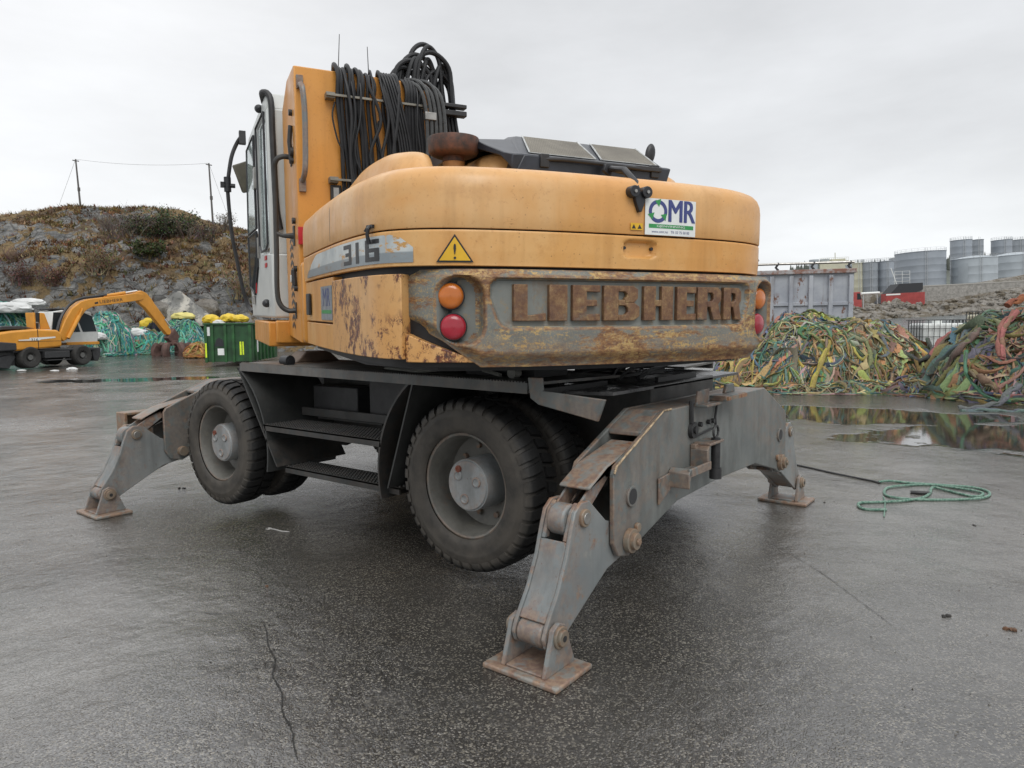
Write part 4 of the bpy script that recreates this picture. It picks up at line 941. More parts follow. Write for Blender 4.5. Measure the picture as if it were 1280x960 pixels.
# fittings on the rear beam
mb = MB(); y = -.99
mb.prism([(-.86, .665), (-.70, .675), (-.69, .60), (-.86, .53)], y-.012, y, 'y')
mb.box((-.72, y-.115, .66), (-.44, y-.10, .70)) ; mb.box((-.72, y-.115, .655), (-.44, y, .665)); mb.prism([(-.735, .60), (-.72, .60), (-.70, .70), (-.735, .68)], y-.115, y, 'y'); mb.prism([(-.46, .655), (-.43, .655), (-.43, .78), (-.46, .76)], y-.10, y, 'y')
mb.box((-.46, y-.03, .76), (-.22, y, .785)); mb.box((-.42, y-.10, .775), (-.22, y, .79)); T1 = lo(mb, 'tow_bracket', GREY, .004, SBr)
mb = MB(); mb.cyl((-.27, y-.07, .60), (-.27, y-.07, .80), .026, 14); mb.tube([(-.27+.035*cos(t*pi/6), y-.07, .835+.035*sin(t*pi/6)) for t in range(13)], .007, 6); mb.cyl((-.27, y-.07, .57), (-.27, y-.07, .63), .034, 12); lo(mb, 'tow_pin', BLACKM, 0, SBr)
mb = MB()
mb.prism([(-.50, .975), (-.20, 1.0), (-.20, 1.10), (-.50, 1.07)], y-.012, y, 'y') if False else None
mb.box((-.42, y-.08, .985), (-.20, y-.002, 1.0)); mb.prism([(-.42, .99), (-.26, .99), (-.24, 1.075), (-.40, 1.07)], y-.02, y-.005, 'y'); mb.box((-.20, y-.10, 1.0), (.12, y-.0, 1.03)); mb.prism([(-.03, 1.03), (.13, 1.03), (.11, 1.08), (0, 1.08)], y-.03, y-.01, 'y')
lo(mb, 'upper_hitch_plate', GREY, .004, SBr)
mb = MB(); mb.box((-.19, y-.112, 1.005), (.11, y-.10, 1.025)); lo(mb, 'hitch_edge', RUSTY, 0, SBr)
mb = MB(); mb.tube([(-.46, y-.004, 1.02), (-.462, y-.008, .94), (-.46, y-.008, .90)], .012, 6); mb.lathe([(y-.02, .022), (y-.02, .045), (y, .048)], (-.44, 0, .86), 'y', 20); mb.lathe([(y-.03, .001), (y-.03, .018), (y, .018)], (-.44, 0, .86), 'y', 14)
for x in (-.34, -.22, -.16): mb.cyl((x, y-.018, .88), (x, y, .88), .014, 8)
mb.tube([(-.40, y-.004, .82), (-.15, y-.004, .835)], .006, 6); mb.tube([(-.10, y-.008, .97), (-.13, y-.01, .90), (-.12, y-.01, .84)], .007, 6); lo(mb, 'hydraulic_coupling', BLACKM, 0, SBr)
# blade bracket at the front left, beyond the leg
mb = MB(); mb.box((-1.43, 3.62, .37), (-1.405, 3.78, .745)); mb.box((-1.405, 3.76, .37), (-.8, 3.78, .72)); mb.box((-1.405, 3.62, .722), (-.8, 3.78, .745)); mb.box((-.8, 3.45, .4), (-.7, 3.78, .72)); lo(mb, 'front_step_box', RUSTY, .006)
# small roller fitting at the front of the deck
mb = MB(); mb.box((-1.15, 1.75, 1.152), (-.7, 2.0, 1.19)); mb.prism([(-1.0, 1.19), (-.6, 1.19), (-.7, 1.27), (-.9, 1.27)], 1.8, 1.95, 'y'); lo(mb, 'deck_catch', plain('brown_dirty_metal', (.10, .07, .05), .6), .01)
mb = MB(); mb.cyl((-1.10, 1.72, 1.21), (-1.10, 1.80, 1.21), .04, 16); mb.cyl((-1.10, 1.715, 1.21), (-1.10, 1.80, 1.21), .02, 10); lo(mb, 'catch_roller', BLACK, 0)
mb = MB(); mb.lathe([(-.03, .001), (-.03, .028), (.03, .028), (.03, .001)], (-1.0, -.2, 1.18), 'x', 12); mb.tube([(-1.0, -.1, 1.165), (-.9, .2, 1.20), (-1.05, .5, 1.17), (-.95, .9, 1.17)], .012, 6); lo(mb, 'drain_hose', plain('pale_fitting', (.3, .3, .27), .5), 0)

# ================================================================ the place
def gpx(px, py, z=0.):   # where the sight line through a photo point meets the yard
    d = fwd*F_PX+r2*(px-640)-u2*(py-480); return CAM+d*((z-CAM.z)/d.z)
def _yard():
    m = NB('wet_asphalt', .3, spec=.5)
    big = m.noise(.35, 5, .6); fine = m.noise(1.7, 6, .65)
    agg = m.voro(150, o='Color'); sv = m.n('ShaderNodeSeparateColor'); m.l(agg, sv.inputs[0])
    d = m.voro(150)
    c = m.mix(m.rng(sv.outputs[0], 0, 1), (.018, .017, .016), (.050, .047, .043))
    c = m.mix(m.rng(sv.outputs[1], .80, .86), c, (.165, .152, .125))
    c = m.mix(m.math('MULTIPLY', m.rng(sv.outputs[2], .95, .97), .8), c, (.28, .26, .22))
    c = m.mix(m.rng(fine, .45, .65, 0, .6), c, (.040, .038, .034))
    c = m.mix(m.rng(big, .4, .65, 0, .35), c, (.075, .069, .060))
    geo = m.n('ShaderNodeNewGeometry')
    # standing water: noise low spots plus the long puddle before the net heaps and the wash in the back left
    def spot(cx, cy, rx, ry, ang):
        mp = m.n('ShaderNodeMapping'); mp.vector_type = 'POINT'; mp.inputs['Location'].default_value = (0, 0, 0)
        sub = m.n('ShaderNodeVectorMath'); sub.operation = 'SUBTRACT'; m.l(m.tc.outputs['Object'], sub.inputs[0]); sub.inputs[1].default_value = (cx, cy, 0)
        mp.inputs['Rotation'].default_value = (0, 0, -ang); m.l(sub.outputs[0], mp.inputs[0])
        mp.inputs['Scale'].default_value = (1, 1, 1)
        s2 = m.n('ShaderNodeVectorMath'); s2.operation = 'MULTIPLY'; m.l(mp.outputs[0], s2.inputs[0]); s2.inputs[1].default_value = (1/rx, 1/ry, 0)
        ln = m.n('ShaderNodeVectorMath'); ln.operation = 'LENGTH'; m.l(s2.outputs[0], ln.inputs[0])
        return m.math('ADD', ln.outputs['Value'], m.rng(m.noise(.9, 5, .6), .3, .7, -.42, .42))
    a = atan2(RH.y, RH.x)
    P = [gpx(1130, 523), gpx(1262, 545), gpx(1015, 516), gpx(180, 470)]
    R = [(1.7, .8), (1.9, 1.25), (1.6, .9), (4., 1.2)]
    pd = None
    for p, (rx, ry) in zip(P, R):
        k = m.rng(spot(p.x, p.y, rx, ry, a), 1.02, .90); pd = k if pd is None else m.math('MAXIMUM', pd, k)
    pd = m.math('MINIMUM', pd, 1.0)
    painted_sheen = None  # sky sheen on the wet yard, painted into the base colour as paler spots
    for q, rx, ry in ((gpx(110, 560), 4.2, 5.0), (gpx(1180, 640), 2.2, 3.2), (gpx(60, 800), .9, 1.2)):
        k = m.rng(spot(q.x, q.y, rx, ry, a), 1.25, .35); painted_sheen = k if painted_sheen is None else m.math('MAXIMUM', painted_sheen, k)
    painted_sheen = m.math('MULTIPLY', painted_sheen, m.rng(m.noise(2.4, 7, .7, (1, 1, 1), .5), .30, .62, .15, 1.0)); c = m.mix(m.math('MULTIPLY', painted_sheen, .75), c, (.155, .148, .135))
    c = m.mix(m.math('MULTIPLY', pd, .8), c, (.022, .020, .017))
    m.col(c); m.b.inputs['Specular IOR Level'].default_value = 1.0; m.b.inputs['IOR'].default_value = 1.75
    film = m.rng(m.noise(.55, 6, .6, (1, 1, 1), .6), .40, .60)
    rg = m.math('ADD', m.rng(film, 0, 1, .24, .055), m.rng(m.noise(5, 5, .7), .3, .7, -.06, .08))
    rg = m.math('ADD', m.math('MULTIPLY', rg, m.math('SUBTRACT', 1., pd)), m.math('MULTIPLY', pd, .025)); m.rough(rg)
    h = m.math('ADD', m.math('MULTIPLY', m.rng(d, 0, .6, 1, 0), .0014), m.math('MULTIPLY', m.noise(45, 5, .7), .0018))
    h = m.math('ADD', h, m.math('MULTIPLY', m.noise(3.0, 5, .65), .013)); h = m.math('ADD', h, m.math('MULTIPLY', m.noise(.9, 5, .6), .050))
    h = m.math('MULTIPLY', h, m.math('SUBTRACT', 1.0, m.math('MULTIPLY', pd, .975)))
    n = m.n('ShaderNodeBump'); n.inputs['Strength'].default_value = 1.0; n.inputs['Distance'].default_value = 1.0; m.l(h, n.inputs['Height']); m.l(n.outputs[0], m.b.inputs['Normal'])
    return m.m
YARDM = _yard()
def dip(s, D):
    t = sm((D-12)/17)*(1-sm((D-34)/7)); l = sm((-s-4)/10); return -.20*t*l
mb = MB()
def gl(i, j): s, D = -110+i*1.0, -14+j*1.0; p = sd(s, D, dip(s, D)); return p
mb.grid(gl, 114, 95)
def gr(i, j): return sd(3+i*2.0, -14+j*1.5)
mb.grid(gr, 32, 31)
e1 = len(mb.v); 
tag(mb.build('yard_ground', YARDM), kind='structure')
mb = MB(); mb.grid(lambda i, j: sd(3+i*2.0, 31, 0-j*.8), 32, 5); mb.grid(lambda i, j: sd(3, 31+i*2.0, 0-j*.8), 26, 5)
CONC = plain('weathered_concrete', (.27, .26, .24), .8, var=.35, scale=1.5, bump=.3)
tag(mb.build('quay_wall', CONC, smooth=False), kind='structure')
# cracks and patch seams: thin strips with a ragged edge, just proud of the asphalt
CRK = plain('crack_dirt', (.010, .010, .009), .5, var=.4, scale=60)
def crack(pts, w, name='ground_crack', z=.004, seed=1):
    random.seed(seed); P = smooth_path([gpx(*p) for p in pts], 14); b = MB(); vs = []
    for i, p in enumerate(P):
        d = (P[min(i+1, len(P)-1)]-P[max(i-1, 0)]).normalized(); n = Vector((-d.y, d.x, 0)); j = random.uniform(-.6, .6)*w
        ww = w*random.uniform(.25, 1.0)*(sin(pi*min(1, (i+1)/len(P)*1.02))**.4 if i < len(P)-1 else .1)
        for sg in (-1, 1): q = p+n*(j+sg*ww); vs.append((q.x, q.y, z))
    b.add(vs, [(2*i, 2*i+2, 2*i+3, 2*i+1) for i in range(len(P)-1)]); return tag(b.build(name, CRK, smooth=False), kind='structure')
crack([(326, 772), (333, 790), (335, 808), (344, 826), (341, 845), (352, 866), (353, 890), (364, 912), (368, 935), (374, 958)], .005, seed=3)
crack([(300, 828), (350, 828), (420, 829)], .002, seed=4)
crack([(962, 678), (1020, 712), (1075, 752), (1125, 790)], .0025, seed=5)
crack([(960, 575), (1000, 560), (1050, 550)], .003, seed=7)
crack([(250, 765), (270, 768), (300, 766)], .004, seed=9)
# loose grit lying on the asphalt: far too much to count
GRIT = plain('loose_grit', (.13, .12, .105), .8, var=.5, scale=30)
random.seed(51); mb = MB()
for k in range(1500):
    D = 1.3+14*random.random()**2; s_ = random.uniform(-.9, .9)*D; p = sd(s_, D); r = random.uniform(.0025, .007)
    if random.random() < .3: p += Vector((random.gauss(0, .1), random.gauss(0, .1), 0))
    vs = [p+Vector((random.uniform(-1, 1)*r, random.uniform(-1, 1)*r, z*r*random.uniform(.6, 1.1))) for z in (0, 0, 0, 1.)]; mb.add(vs, [(0, 1, 2), (0, 1, 3), (1, 2, 3), (2, 0, 3)])
tag(mb.build('loose_grit', GRIT, smooth=False), kind='stuff', label='loose grit and pebbles scattered over the wet asphalt')
# ---- far frame: the water and the far shore lie level while the yard itself slopes a little
TL = radians(2.3); RT = RH*cos(TL)+Vector((0, 0, sin(TL))); UT = Vector((0, 0, 1))*cos(TL)-RH*sin(TL)
TF = Matrix(((RT.x, FH.x, UT.x, CAM.x), (RT.y, FH.y, UT.y, CAM.y), (RT.z, FH.z, UT.z, 0), (0, 0, 0, 1)))
def tp(px, py, D):
    X = pxD(px, py, D); q = TF.inverted() @ X; return q
def tfo(o): o.matrix_world = TF; return o
WAT = NB('harbour_water', .12); WAT.col((.10, .13, .14)); WAT.bump(WAT.noise(1.2, 5, .6, (1, .4, 1)), .5, .2)
mb = MB(); mb.grid(lambda i, j: (-40+i*60, 31.5+j*60, -1.15), 20, 30); tfo(tag(mb.build('harbour_water', WAT.m), kind='structure'))
def _rockm(name, c1, c2, c3, sc_=1.):
    m = NB(name, .75); a = m.mix(m.rng(m.noise(.8*sc_, 8, .7), .38, .62), c1, c2); a = m.mix(m.rng(m.noise(.35*sc_, 8, .72, (1, 1, 1), .5), .50, .56), a, c3)
    dk = m.rng(m.noise(2.2*sc_, 7, .75, (1, 1, 2), 1.), .56, .64, 0, .75); a = m.mix(dk, a, (.035, .032, .03))
    m.col(a); m.bump(m.noise(2.5*sc_, 8, .75), .8, .25); return m.m
SHORE = _rockm('shore_rock', (.14, .125, .105), (.24, .225, .20), (.11, .09, .06))
def shore_h(s, D):
    a = s/D; px = 640+868*a
    h = -1.6
    if D > 168: h = -1.6+3.0*sm((D-168)/14)
    if D > 170: h += 3.4*sm((px-1150)/150)*sm((D-176)/16)
    if D > 212: h += 4.9*sm((D-212)/3)*(1 if True else 0)
    n = noise.fractal(Vector((s*.14, D*.14, 3)), 1., 2.2, 6)
    am = 1.5*sm((D-166)/6)*(1-sm((D-190)/6)) + .25
    if D > 215: am = .2
    return h+n*am
mb = MB(); Ds = [164+i*.9 for i in range(62)]+[222+i*14 for i in range(14)]
mb.grid(lambda i, j: ((.10+i*.0034)*Ds[j], Ds[j], shore_h((.10+i*.0034)*Ds[j], Ds[j])), 300, len(Ds))
tfo(tag(mb.build('far_shore', SHORE, ang=25), kind='structure'))
random.seed(21); mb = MB()
def rock(b, c, r, col=None):
    vs = []; fs = []; bm = bmesh.new(); bmesh.ops.create_icosphere(bm, subdivisions=1, radius=1); k = random.random()*50
    sx, sy, sz = r*random.uniform(.7, 1.3), r*random.uniform(.7, 1.3), r*random.uniform(.45, .9)
    for v in bm.verts: q = v.co*(1+.35*noise.noise(v.co*1.3+Vector((k, 0, 0)))); vs.append((c[0]+q.x*sx, c[1]+q.y*sy, c[2]+q.z*sz))
    for f in bm.faces: fs.append(tuple(v.index for v in f.verts))
    bm.free(); b.add(vs, fs, None, 0, col)
for k in range(900):
    D = random.uniform(169, 192); a = random.uniform(.30, .85); rock(mb, (a*D, D, shore_h(a*D, D)+.1), random.uniform(.3, 1.3))
tfo(tag(mb.build('shore_boulders', SHORE, ang=20), kind='stuff', label='jumble of grey brown boulders along the far shore'))
# wooded ridge far behind the tanks
RIDGE = plain('ridge_forest', (.10, .11, .095), .9, var=.3, scale=.05)
mb = MB(); mb.grid(lambda i, j: ((.30+i*.004)*(520+j*60), 520+j*60, [0, 30, 34, 0][j]*(1+.06*noise.noise(Vector((i*.08, j, 0))))), 160, 4); tfo(tag(mb.build('wooded_ridge', RIDGE), kind='structure'))
mb = MB(); random.seed(4)
for k in range(700):
    a = random.uniform(.40, .80); D = random.uniform(575, 640); z = 32*(1+.06*noise.noise(Vector(((a-.3)/.004*.08, 1.5, 0)))); h = random.uniform(5, 12)
    mb.tube([(a*D, D, z-1), (a*D, D, z+h*.5), (a*D, D, z+h)], [1.9, 1.2, .1], 5)
tfo(tag(mb.build('ridge_trees', RIDGE, smooth=False), kind='stuff', label='dark conifers along the distant ridge'))
# ---- storage tanks
TKB = plain('blue_grey_tank_paint', (.27, .30, .335), .6, var=.10, scale=.25)
TKD = plain('grey_tank_paint', (.24, .265, .29), .6, var=.12, scale=.3)
TKL = plain('pale_tank_paint', (.36, .40, .43), .55, var=.08, scale=.3)
TKC = plain('cream_tank_paint', (.48, .47, .36), .6, var=.1, scale=.3)
RAIL = plain('rail_metal', (.40, .42, .43), .6, var=.2)
def tank(x0, x1, yt, yb, D, m, label, roof='flat', group='storage tanks across the water', ring=True, strip=None):
    a, b_ = tp(x0, yt, D), tp(x1, yt, D); r = (b_.x-a.x)/2; c = (a.x+b_.x)/2; ht = (a.z+b_.z)/2; hb = min(tp((x0+x1)/2, yb, D).z, 6.)
    T = empty('storage_tank', mw=TF @ Matrix.Translation((c, D+r, hb))); tag(T, label, 'storage tank', group)
    H = ht-hb; b = MB()
    prof = [(0, r)]
    n = max(3, int(H/2.2))
    for k in range(1, n): z = H*k/n; prof += [(z-.04, r), (z, r+.012), (z+.04, r)]
    prof += [(H, r)]; b.lathe(prof, axis='z', n=56); o = b.build('tank_shell', m, T, ang=50)
    b = MB(); rh = {'flat': .25, 'dome': r*.16, 'cone': r*.12}[roof]; b.lathe([(H-.1, r+.12), (H+.05, r+.12), (H+rh*.6, r*.6), (H+rh*.9, r*.3), (H+rh, .01)], axis='z', n=48); b.build('tank_roof', TKL if roof != 'flat' else m, T)
    if ring:
        b = MB(); N_ = 26
        for k in range(N_): t = 2*pi*k/N_; b.tube([(r*cos(t), r*sin(t), H), (r*cos(t), r*sin(t), H+1.1)], .035, 4)
        for z in (.55, 1.1): b.tube([(r*cos(2*pi*k/40), r*sin(2*pi*k/40), H+z) for k in range(41)], .03, 4)
        b.build('roof_railing', RAIL, T)
    b = MB(); 
    for dx in (-.3, .3): b.tube([(dx-r*.3, -r*.955-.25, .3), (dx-r*.3, -r*.955-.25, H+1)], .05, 4)
    for k in range(int(H/.5)): b.tube([(-.3-r*.3, -r*.955-.25, .5+k*.5), (.3-r*.3, -r*.955-.25, .5+k*.5)], .03, 4)
    b.build('ladder', RAIL, T)
    if strip:
        b = MB(); vs = []
        for k in range(7): t = radians(strip[0]+(strip[1]-strip[0])*k/6); vs += [(r*1.012*cos(t), r*1.012*sin(t), 0.5), (r*1.012*cos(t), r*1.012*sin(t), H*.85)]
        b.add(vs, [(2*k, 2*k+2, 2*k+3, 2*k+1) for k in range(6)]); b.build('pale_panel', TKL, T)
    return T
tank(1138, 1196, 313, 362, 232, TKB, 'widest blue grey flat topped tank, stained with dark smears, across the water')
tank(1209, 1260, 321, 362, 228, TKL, 'pale squat tank with a shallow domed roof right of the widest tank', 'dome', strip=(195, 222))
tank(1197, 1221, 299, 362, 262, TKB, 'tall narrow tank with rooftop railing rising behind the domed squat tank')
tank(1219, 1233, 299, 362, 272, TKD, 'slim darker tank tight against the right of the tall railed tank', ring=False)
tank(1248.5, 1271, 299, 362, 270, TKB, 'tall tank with a dark roof platform near the right edge of the photo')
tank(1269, 1290, 299, 362, 280, TKD, 'tall dark tank cut off by the right edge of the photo')
tank(1260, 1320, 317, 362, 240, TKL, 'low domed tank cut by the right edge, in front of the tall ones', 'dome')
tank(1082, 1101, 327.5, 364, 226, TKD, 'plain grey silo standing just right of the cream silo')
tank(1103, 1121.5, 326, 364, 226, TKB, 'slightly taller blue grey silo left of the external stair')
tank(1119, 1141, 321.5, 364, 250, TKD, 'grey tank half hidden behind the stair, left of the widest tank', ring=False)
tank(1069, 1082.5, 328.5, 364, 228, TKC, 'slim cream coloured silo beside the grey skip container')
tank(1060, 1071, 331, 364, 240, TKL, 'whitish narrow silo partly hidden by the cream silo', ring=False)
# platforms on the tall tanks
# retaining wall, dark roof, red container, red truck cab, stair, pale plant building
a, b_ = tp(1150, 361, 214), tp(1330, 353, 214)
W_ = empty('retaining_wall', mw=TF); tag(W_, 'long bare concrete retaining wall below the storage tanks', 'wall')
mb = MB(); mb.box((a.x, 213, 0), (b_.x, 213.6, a.z+.6)); mb.build('wall_face', CONC, W_)
mb = MB(); mb.box((a.x-.1, 212.9, a.z+.6), (b_.x, 213.8, a.z+.9)); mb.build('coping', plain('pale_concrete', (.38, .37, .34), .8), W_)
def tfroot(name, px, D, h, label, cat, group=None): q = tp(px, 380, D); r_ = empty(name, mw=TF @ Matrix.Translation((q.x, D, h))); tag(r_, label, cat, group); return r_, q.x
S_, sx = tfroot('storage_shed', 1124, 208, 1.2, 'low black roofed shed below the grey silos', 'shed')
z0 = tp(1124, 355, 208).z-1.2; mb = MB(); mb.prism([(-6.2, z0*.25), (-1.0, z0), (5.9, z0), (5.9, z0*.72), (-6.2, z0*.1)], -2, 3, 'y'); mb.build('roof', plain('black_roof', (.028, .03, .034), .7), S_)
mb = MB(); mb.box((-5.5, -1.5, 0), (5.5, 2.5, z0*.2)); mb.box((0, -1.6, 0), (5.6, 2.5, z0*.7)); mb.build('wall', CONC, S_)
def corrug(b, x0, x1, y, z0, z1, n, dep=.04, sgn=-1):
    vs = []; m = 4*n
    for i in range(m+1):
        x = x0+(x1-x0)*i/m; o = dep if (i % 4) in (1, 2) else 0
        vs += [(x, y+sgn*o, z0), (x, y+sgn*o, z1)]
    b.add(vs, [(2*i, 2*i+2, 2*i+3, 2*i+1) for i in range(m)])
REDC = plain('red_container_paint', (.34, .06, .055), .55, var=.2, scale=.8)
K_, sx = tfroot('red_container', 1132, 195, 1.25, 'long red shipping container with a white stripe on the far shore', 'container')
z1 = tp(1132, 366, 195).z-1.25; mb = MB(); mb.box((-5.6, 0, 0), (5.4, 2.4, z1)); corrug(mb, -5.5, 5.3, -.02, .15, z1-.15, 36, .06); mb.build('body', REDC, K_)
mb = MB(); mb.box((-2.6, -.14, .25), (2.3, -.10, .75)); mb.box((-5.5, -.14, z1-.5), (-1.5, -.1, z1-.1)); mb.build('white_stripe', STK_W, K_)
mb = MB()
for c_ in (-4.7, -3.6): mb.lathe([(-.16, .001), (-.16, .42), (-.13, .45)], (c_, 0, z1*.42), 'y', 14)
mb.build('pale_emblem', TKC, K_)
K_, sx = tfroot('red_truck', 1071, 196, 1.25, 'small red truck cab beside the grey skip container on the far shore', 'truck')
z1 = tp(1071, 365, 196).z-1.25
mb = MB(); mb.prism([(-1.5, .5), (1.5, .5), (1.45, z1*.55), (1.0, z1), (-1.4, z1), (-1.5, z1*.6)], 0, 2.2, 'y'); mb.build('cab', REDC, K_, .1)
mb = MB(); mb.prism([(.1, z1*.58), (1.3, z1*.58), (.95, z1*.92), (.1, z1*.92)], -.03, -.01, 'y'); mb.build('window', DGLASS, K_)
for x in (-.9, .9): mb = MB(); mb.cyl((x, -.1, .45), (x, .3, .45), .45, 16); mb.build('wheel', BLACK, K_)
P_, sx = tfroot('pipe_rack', 1088, 200, 1.2, 'white horizontal pipe on short legs right of the red truck', 'pipe')
z1 = tp(1088, 366.5, 200).z-1.2; mb = MB(); mb.cyl((-2.6, 0, z1), (2.6, 0, z1), .35, 14); mb.build('pipe', STK_W, P_)
for x in (-2, 2): mb = MB(); mb.box((x-.1, -.1, 0), (x+.1, .1, z1)); mb.build('leg', RAIL, P_)
G_, sx = tfroot('stair_tower', 1128, 222, 5.5, 'open metal stair between the blue grey silo and the widest tank', 'stair')
mb = MB(); z1 = tp(1128, 343, 222).z-5.5
for k in range(3): z = z1*(k+1)/3; mb.box((-2.4, 0, z-.08), (2.4, 1, z)); mb.tube([(-2.4, 0, z+1), (2.4, 0, z+1)], .05, 4)
for x in (-2.4, 0, 2.4): mb.tube([(x, 0, 0), (x, 0, z1+1)], .06, 4)
mb.tube([(-3.6, 0, z1+2.2), (-1.5, 0, z1*.4)], .12, 4); mb.build('stair_frame', STK_W, G_)
B_, sx = tfroot('plant_building', 1043, 330, 6, 'pale cream plant building with rooftop gear seen above the grey skip container', 'building')
z1 = tp(1043, 326, 330).z-6; mb = MB(); mb.box((-6.5, 0, 0), (7, 10, z1)); mb.box((0, 2, z1), (6.5, 8, z1+1.0)); mb.build('wall', TKC, B_)
mb = MB()
for k in range(16): mb.tube([(-6.5+k*.9, 0, z1), (-6.5+k*.9, 0, z1+1.5)], .07, 4)
mb.tube([(-6.5, 0, z1+1.5), (7, 0, z1+1.5)], .07, 4); mb.tube([(2, 3, z1), (2, 3, z1+4)], .2, 5); mb.build('roof_railing', TKC, B_)
for k in range(2): mb = MB(); mb.tube([(-8+k*5, 3, z1*.5), (-8+k*5, 3, z1+1.2)], 2.2, 12); mb.build('roof_tank', TKL, B_)

# ---------------------------------------------------------------- the rocky hill on the left
def interp(x, tab):
    if x <= tab[0][0]: return tab[0][1]
    for (a, b_), (c, d) in zip(tab[:-1], tab[1:]):
        if x <= c: return b_+(d-b_)*(x-a)/(c-a)
    return tab[-1][1]
CREST = [(-400, 330), (-200, 300), (-60, 270), (0, 268), (35, 263), (60, 262), (110, 259), (150, 258), (200, 258), (240, 266), (262, 275), (300, 283), (340, 300), (420, 322), (520, 345), (640, 372), (720, 400)]
def hill_h(a, D):
    px = 640+868.075*a; py = interp(px, CREST); Dc = 72
    Hc = pxD(px, py, Dc).z
    t = (D-46)/(Dc-46)
    if t <= 0: return -.3+.02*t
    f = .34*sm(t/.16)+.66*(max(0, min(1, t))**.85)-.34*0
    f = min(f, 1.0)
    if D > Dc: f = 1-.25*sm((D-Dc)/40)
    s = a*D
    r1 = noise.ridged_multi_fractal(Vector((s*.09, D*.09, .3)), 1., 2.1, 5, 1.0, 2.0)
    r2 = noise.fractal(Vector((s*.35, D*.35, 7)), .9, 2.1, 6)
    am = sm(t/.12)*(1-.65*sm((t-.75)/.25))
    return Hc*f+am*(.9*(r1-1.1)+.75*r2)
def _hill():
    m = NB('hill_ground', .9, spec=.2); geo = m.n('ShaderNodeNewGeometry'); sp = m.n('ShaderNodeSeparateXYZ'); m.l(geo.outputs['Normal'], sp.inputs[0])
    grass = m.mix(m.rng(m.noise(.35, 7, .7), .40, .60), (.24, .165, .085), (.38, .28, .145))
    grass = m.mix(m.rng(m.noise(.22, 7, .7, (1, 1, 1.6)), .50, .58), grass, (.14, .095, .065))
    grass = m.mix(m.rng(m.noise(1.4, 7, .75), .48, .62, 0, .85), grass, (.115, .09, .055))
    rk = m.mix(m.rng(m.noise(.8, 8, .72, (1, 1, 2.0), 1.2), .40, .60), (.17, .175, .175), (.36, .355, .34))
    vr = m.n('ShaderNodeTexVoronoi'); vr.feature = 'DISTANCE_TO_EDGE'; vr.inputs['Scale'].default_value = .55; m.l(m.vec((1, 1, 2.2)), vr.inputs['Vector'])
    rk = m.mix(m.rng(vr.outputs[0], .0, .05, .75, 0), rk, (.07, .065, .06))
    rk = m.mix(m.rng(m.noise(2.4, 6, .75), .56, .64, 0, .6), rk, (.09, .085, .075))
    msk = m.math('ADD', m.rng(m.noise(.16, 6, .65), .42, .56, -.5, .5), m.rng(sp.outputs[2], .90, .55, -.42, .55))
    msk = m.math('ADD', msk, m.rng(m.noise(1.1, 6, .7), .35, .65, -.45, .45))
    m.col(m.mix(m.rng(msk, .0, .16), grass, rk)); h = m.math('ADD', m.noise(1.1, 8, .75), m.math('MULTIPLY', m.noise(6, 6, .7), .4)); m.bump(h, 1.0, .7); return m.m
HILLM = _hill()
NA, ND = 430, 190
DD = [45.5+i*.16 for i in range(160)]+[71.1+.4*i for i in range(14)]+[77+i*3.5 for i in range(16)]
AA = [-1.25+i*.0032 for i in range(NA)]
mb = MB(); mb.grid(lambda i, j: sd(AA[i]*DD[j], DD[j], hill_h(AA[i], DD[j])), NA, len(DD)); tag(mb.build('rocky_hill', HILLM, ang=180), kind='structure')
def hz(px, D): a = (px-640)/868.075; return sd(a*D, D, hill_h(a, D))
def surf(px, py):  # where the sight line meets the slope
    D = 47.0
    while D < 76:
        p = pxD(px, py, D); a = (p-CAM).dot(RH)/D
        if p.z <= hill_h(a, D): return sd(a*D, D, hill_h(a, D)), D
        D += .2
    return hz(px, 72), 72
# rough tussocks and heather over the slope
TUS = NB('dry_grass', .9, spec=.1); at = TUS.n('ShaderNodeAttribute'); at.attribute_name = 'Col'; TUS.col(at.outputs[0])
random.seed(31); mb = MB()
def tuft(b, p, h, w, col, n=7):
    vs = []; fs = []
    for k in range(n):
        t = random.random()*6.28; l = random.uniform(.2, 1)*w; dx, dy = cos(t), sin(t); wd = .05*w+.03
        q = Vector(p)+Vector((dx*l*.35, dy*l*.35, -.05)); o = len(vs)
        vs += [q+Vector((-dy*wd, dx*wd, 0)), q+Vector((dy*wd, -dx*wd, 0)), q+Vector((dx*l, dy*l, h*random.uniform(.5, 1)))]; fs.append((o, o+1, o+2))
    b.add(vs, fs, None, 0, col)
gc = [(.32, .225, .115), (.40, .30, .155), (.26, .18, .09), (.19, .125, .07), (.155, .105, .07), (.13, .11, .06), (.20, .115, .075)]
for k in range(15000):
    a = random.uniform(-.95, .1); D = 46.5+29*random.random()**.9; 
    q = noise.noise(Vector((a*D*.11, D*.11, 5)));
    if q < -.12 and random.random() < .8: continue
    px = 640+868*a; c = random.choice(gc if D > 50 or px > 130 else gc[2:]); 
    tuft(mb, sd(a*D, D, hill_h(a, D)), random.uniform(.15, .5), random.uniform(.25, .6), tuple(x*random.uniform(.75, 1.2) for x in c))
tag(mb.build('hill_grass', TUS.m, smooth=False), kind='stuff', label='dry brown tussock grass and heather over the rocky hill')
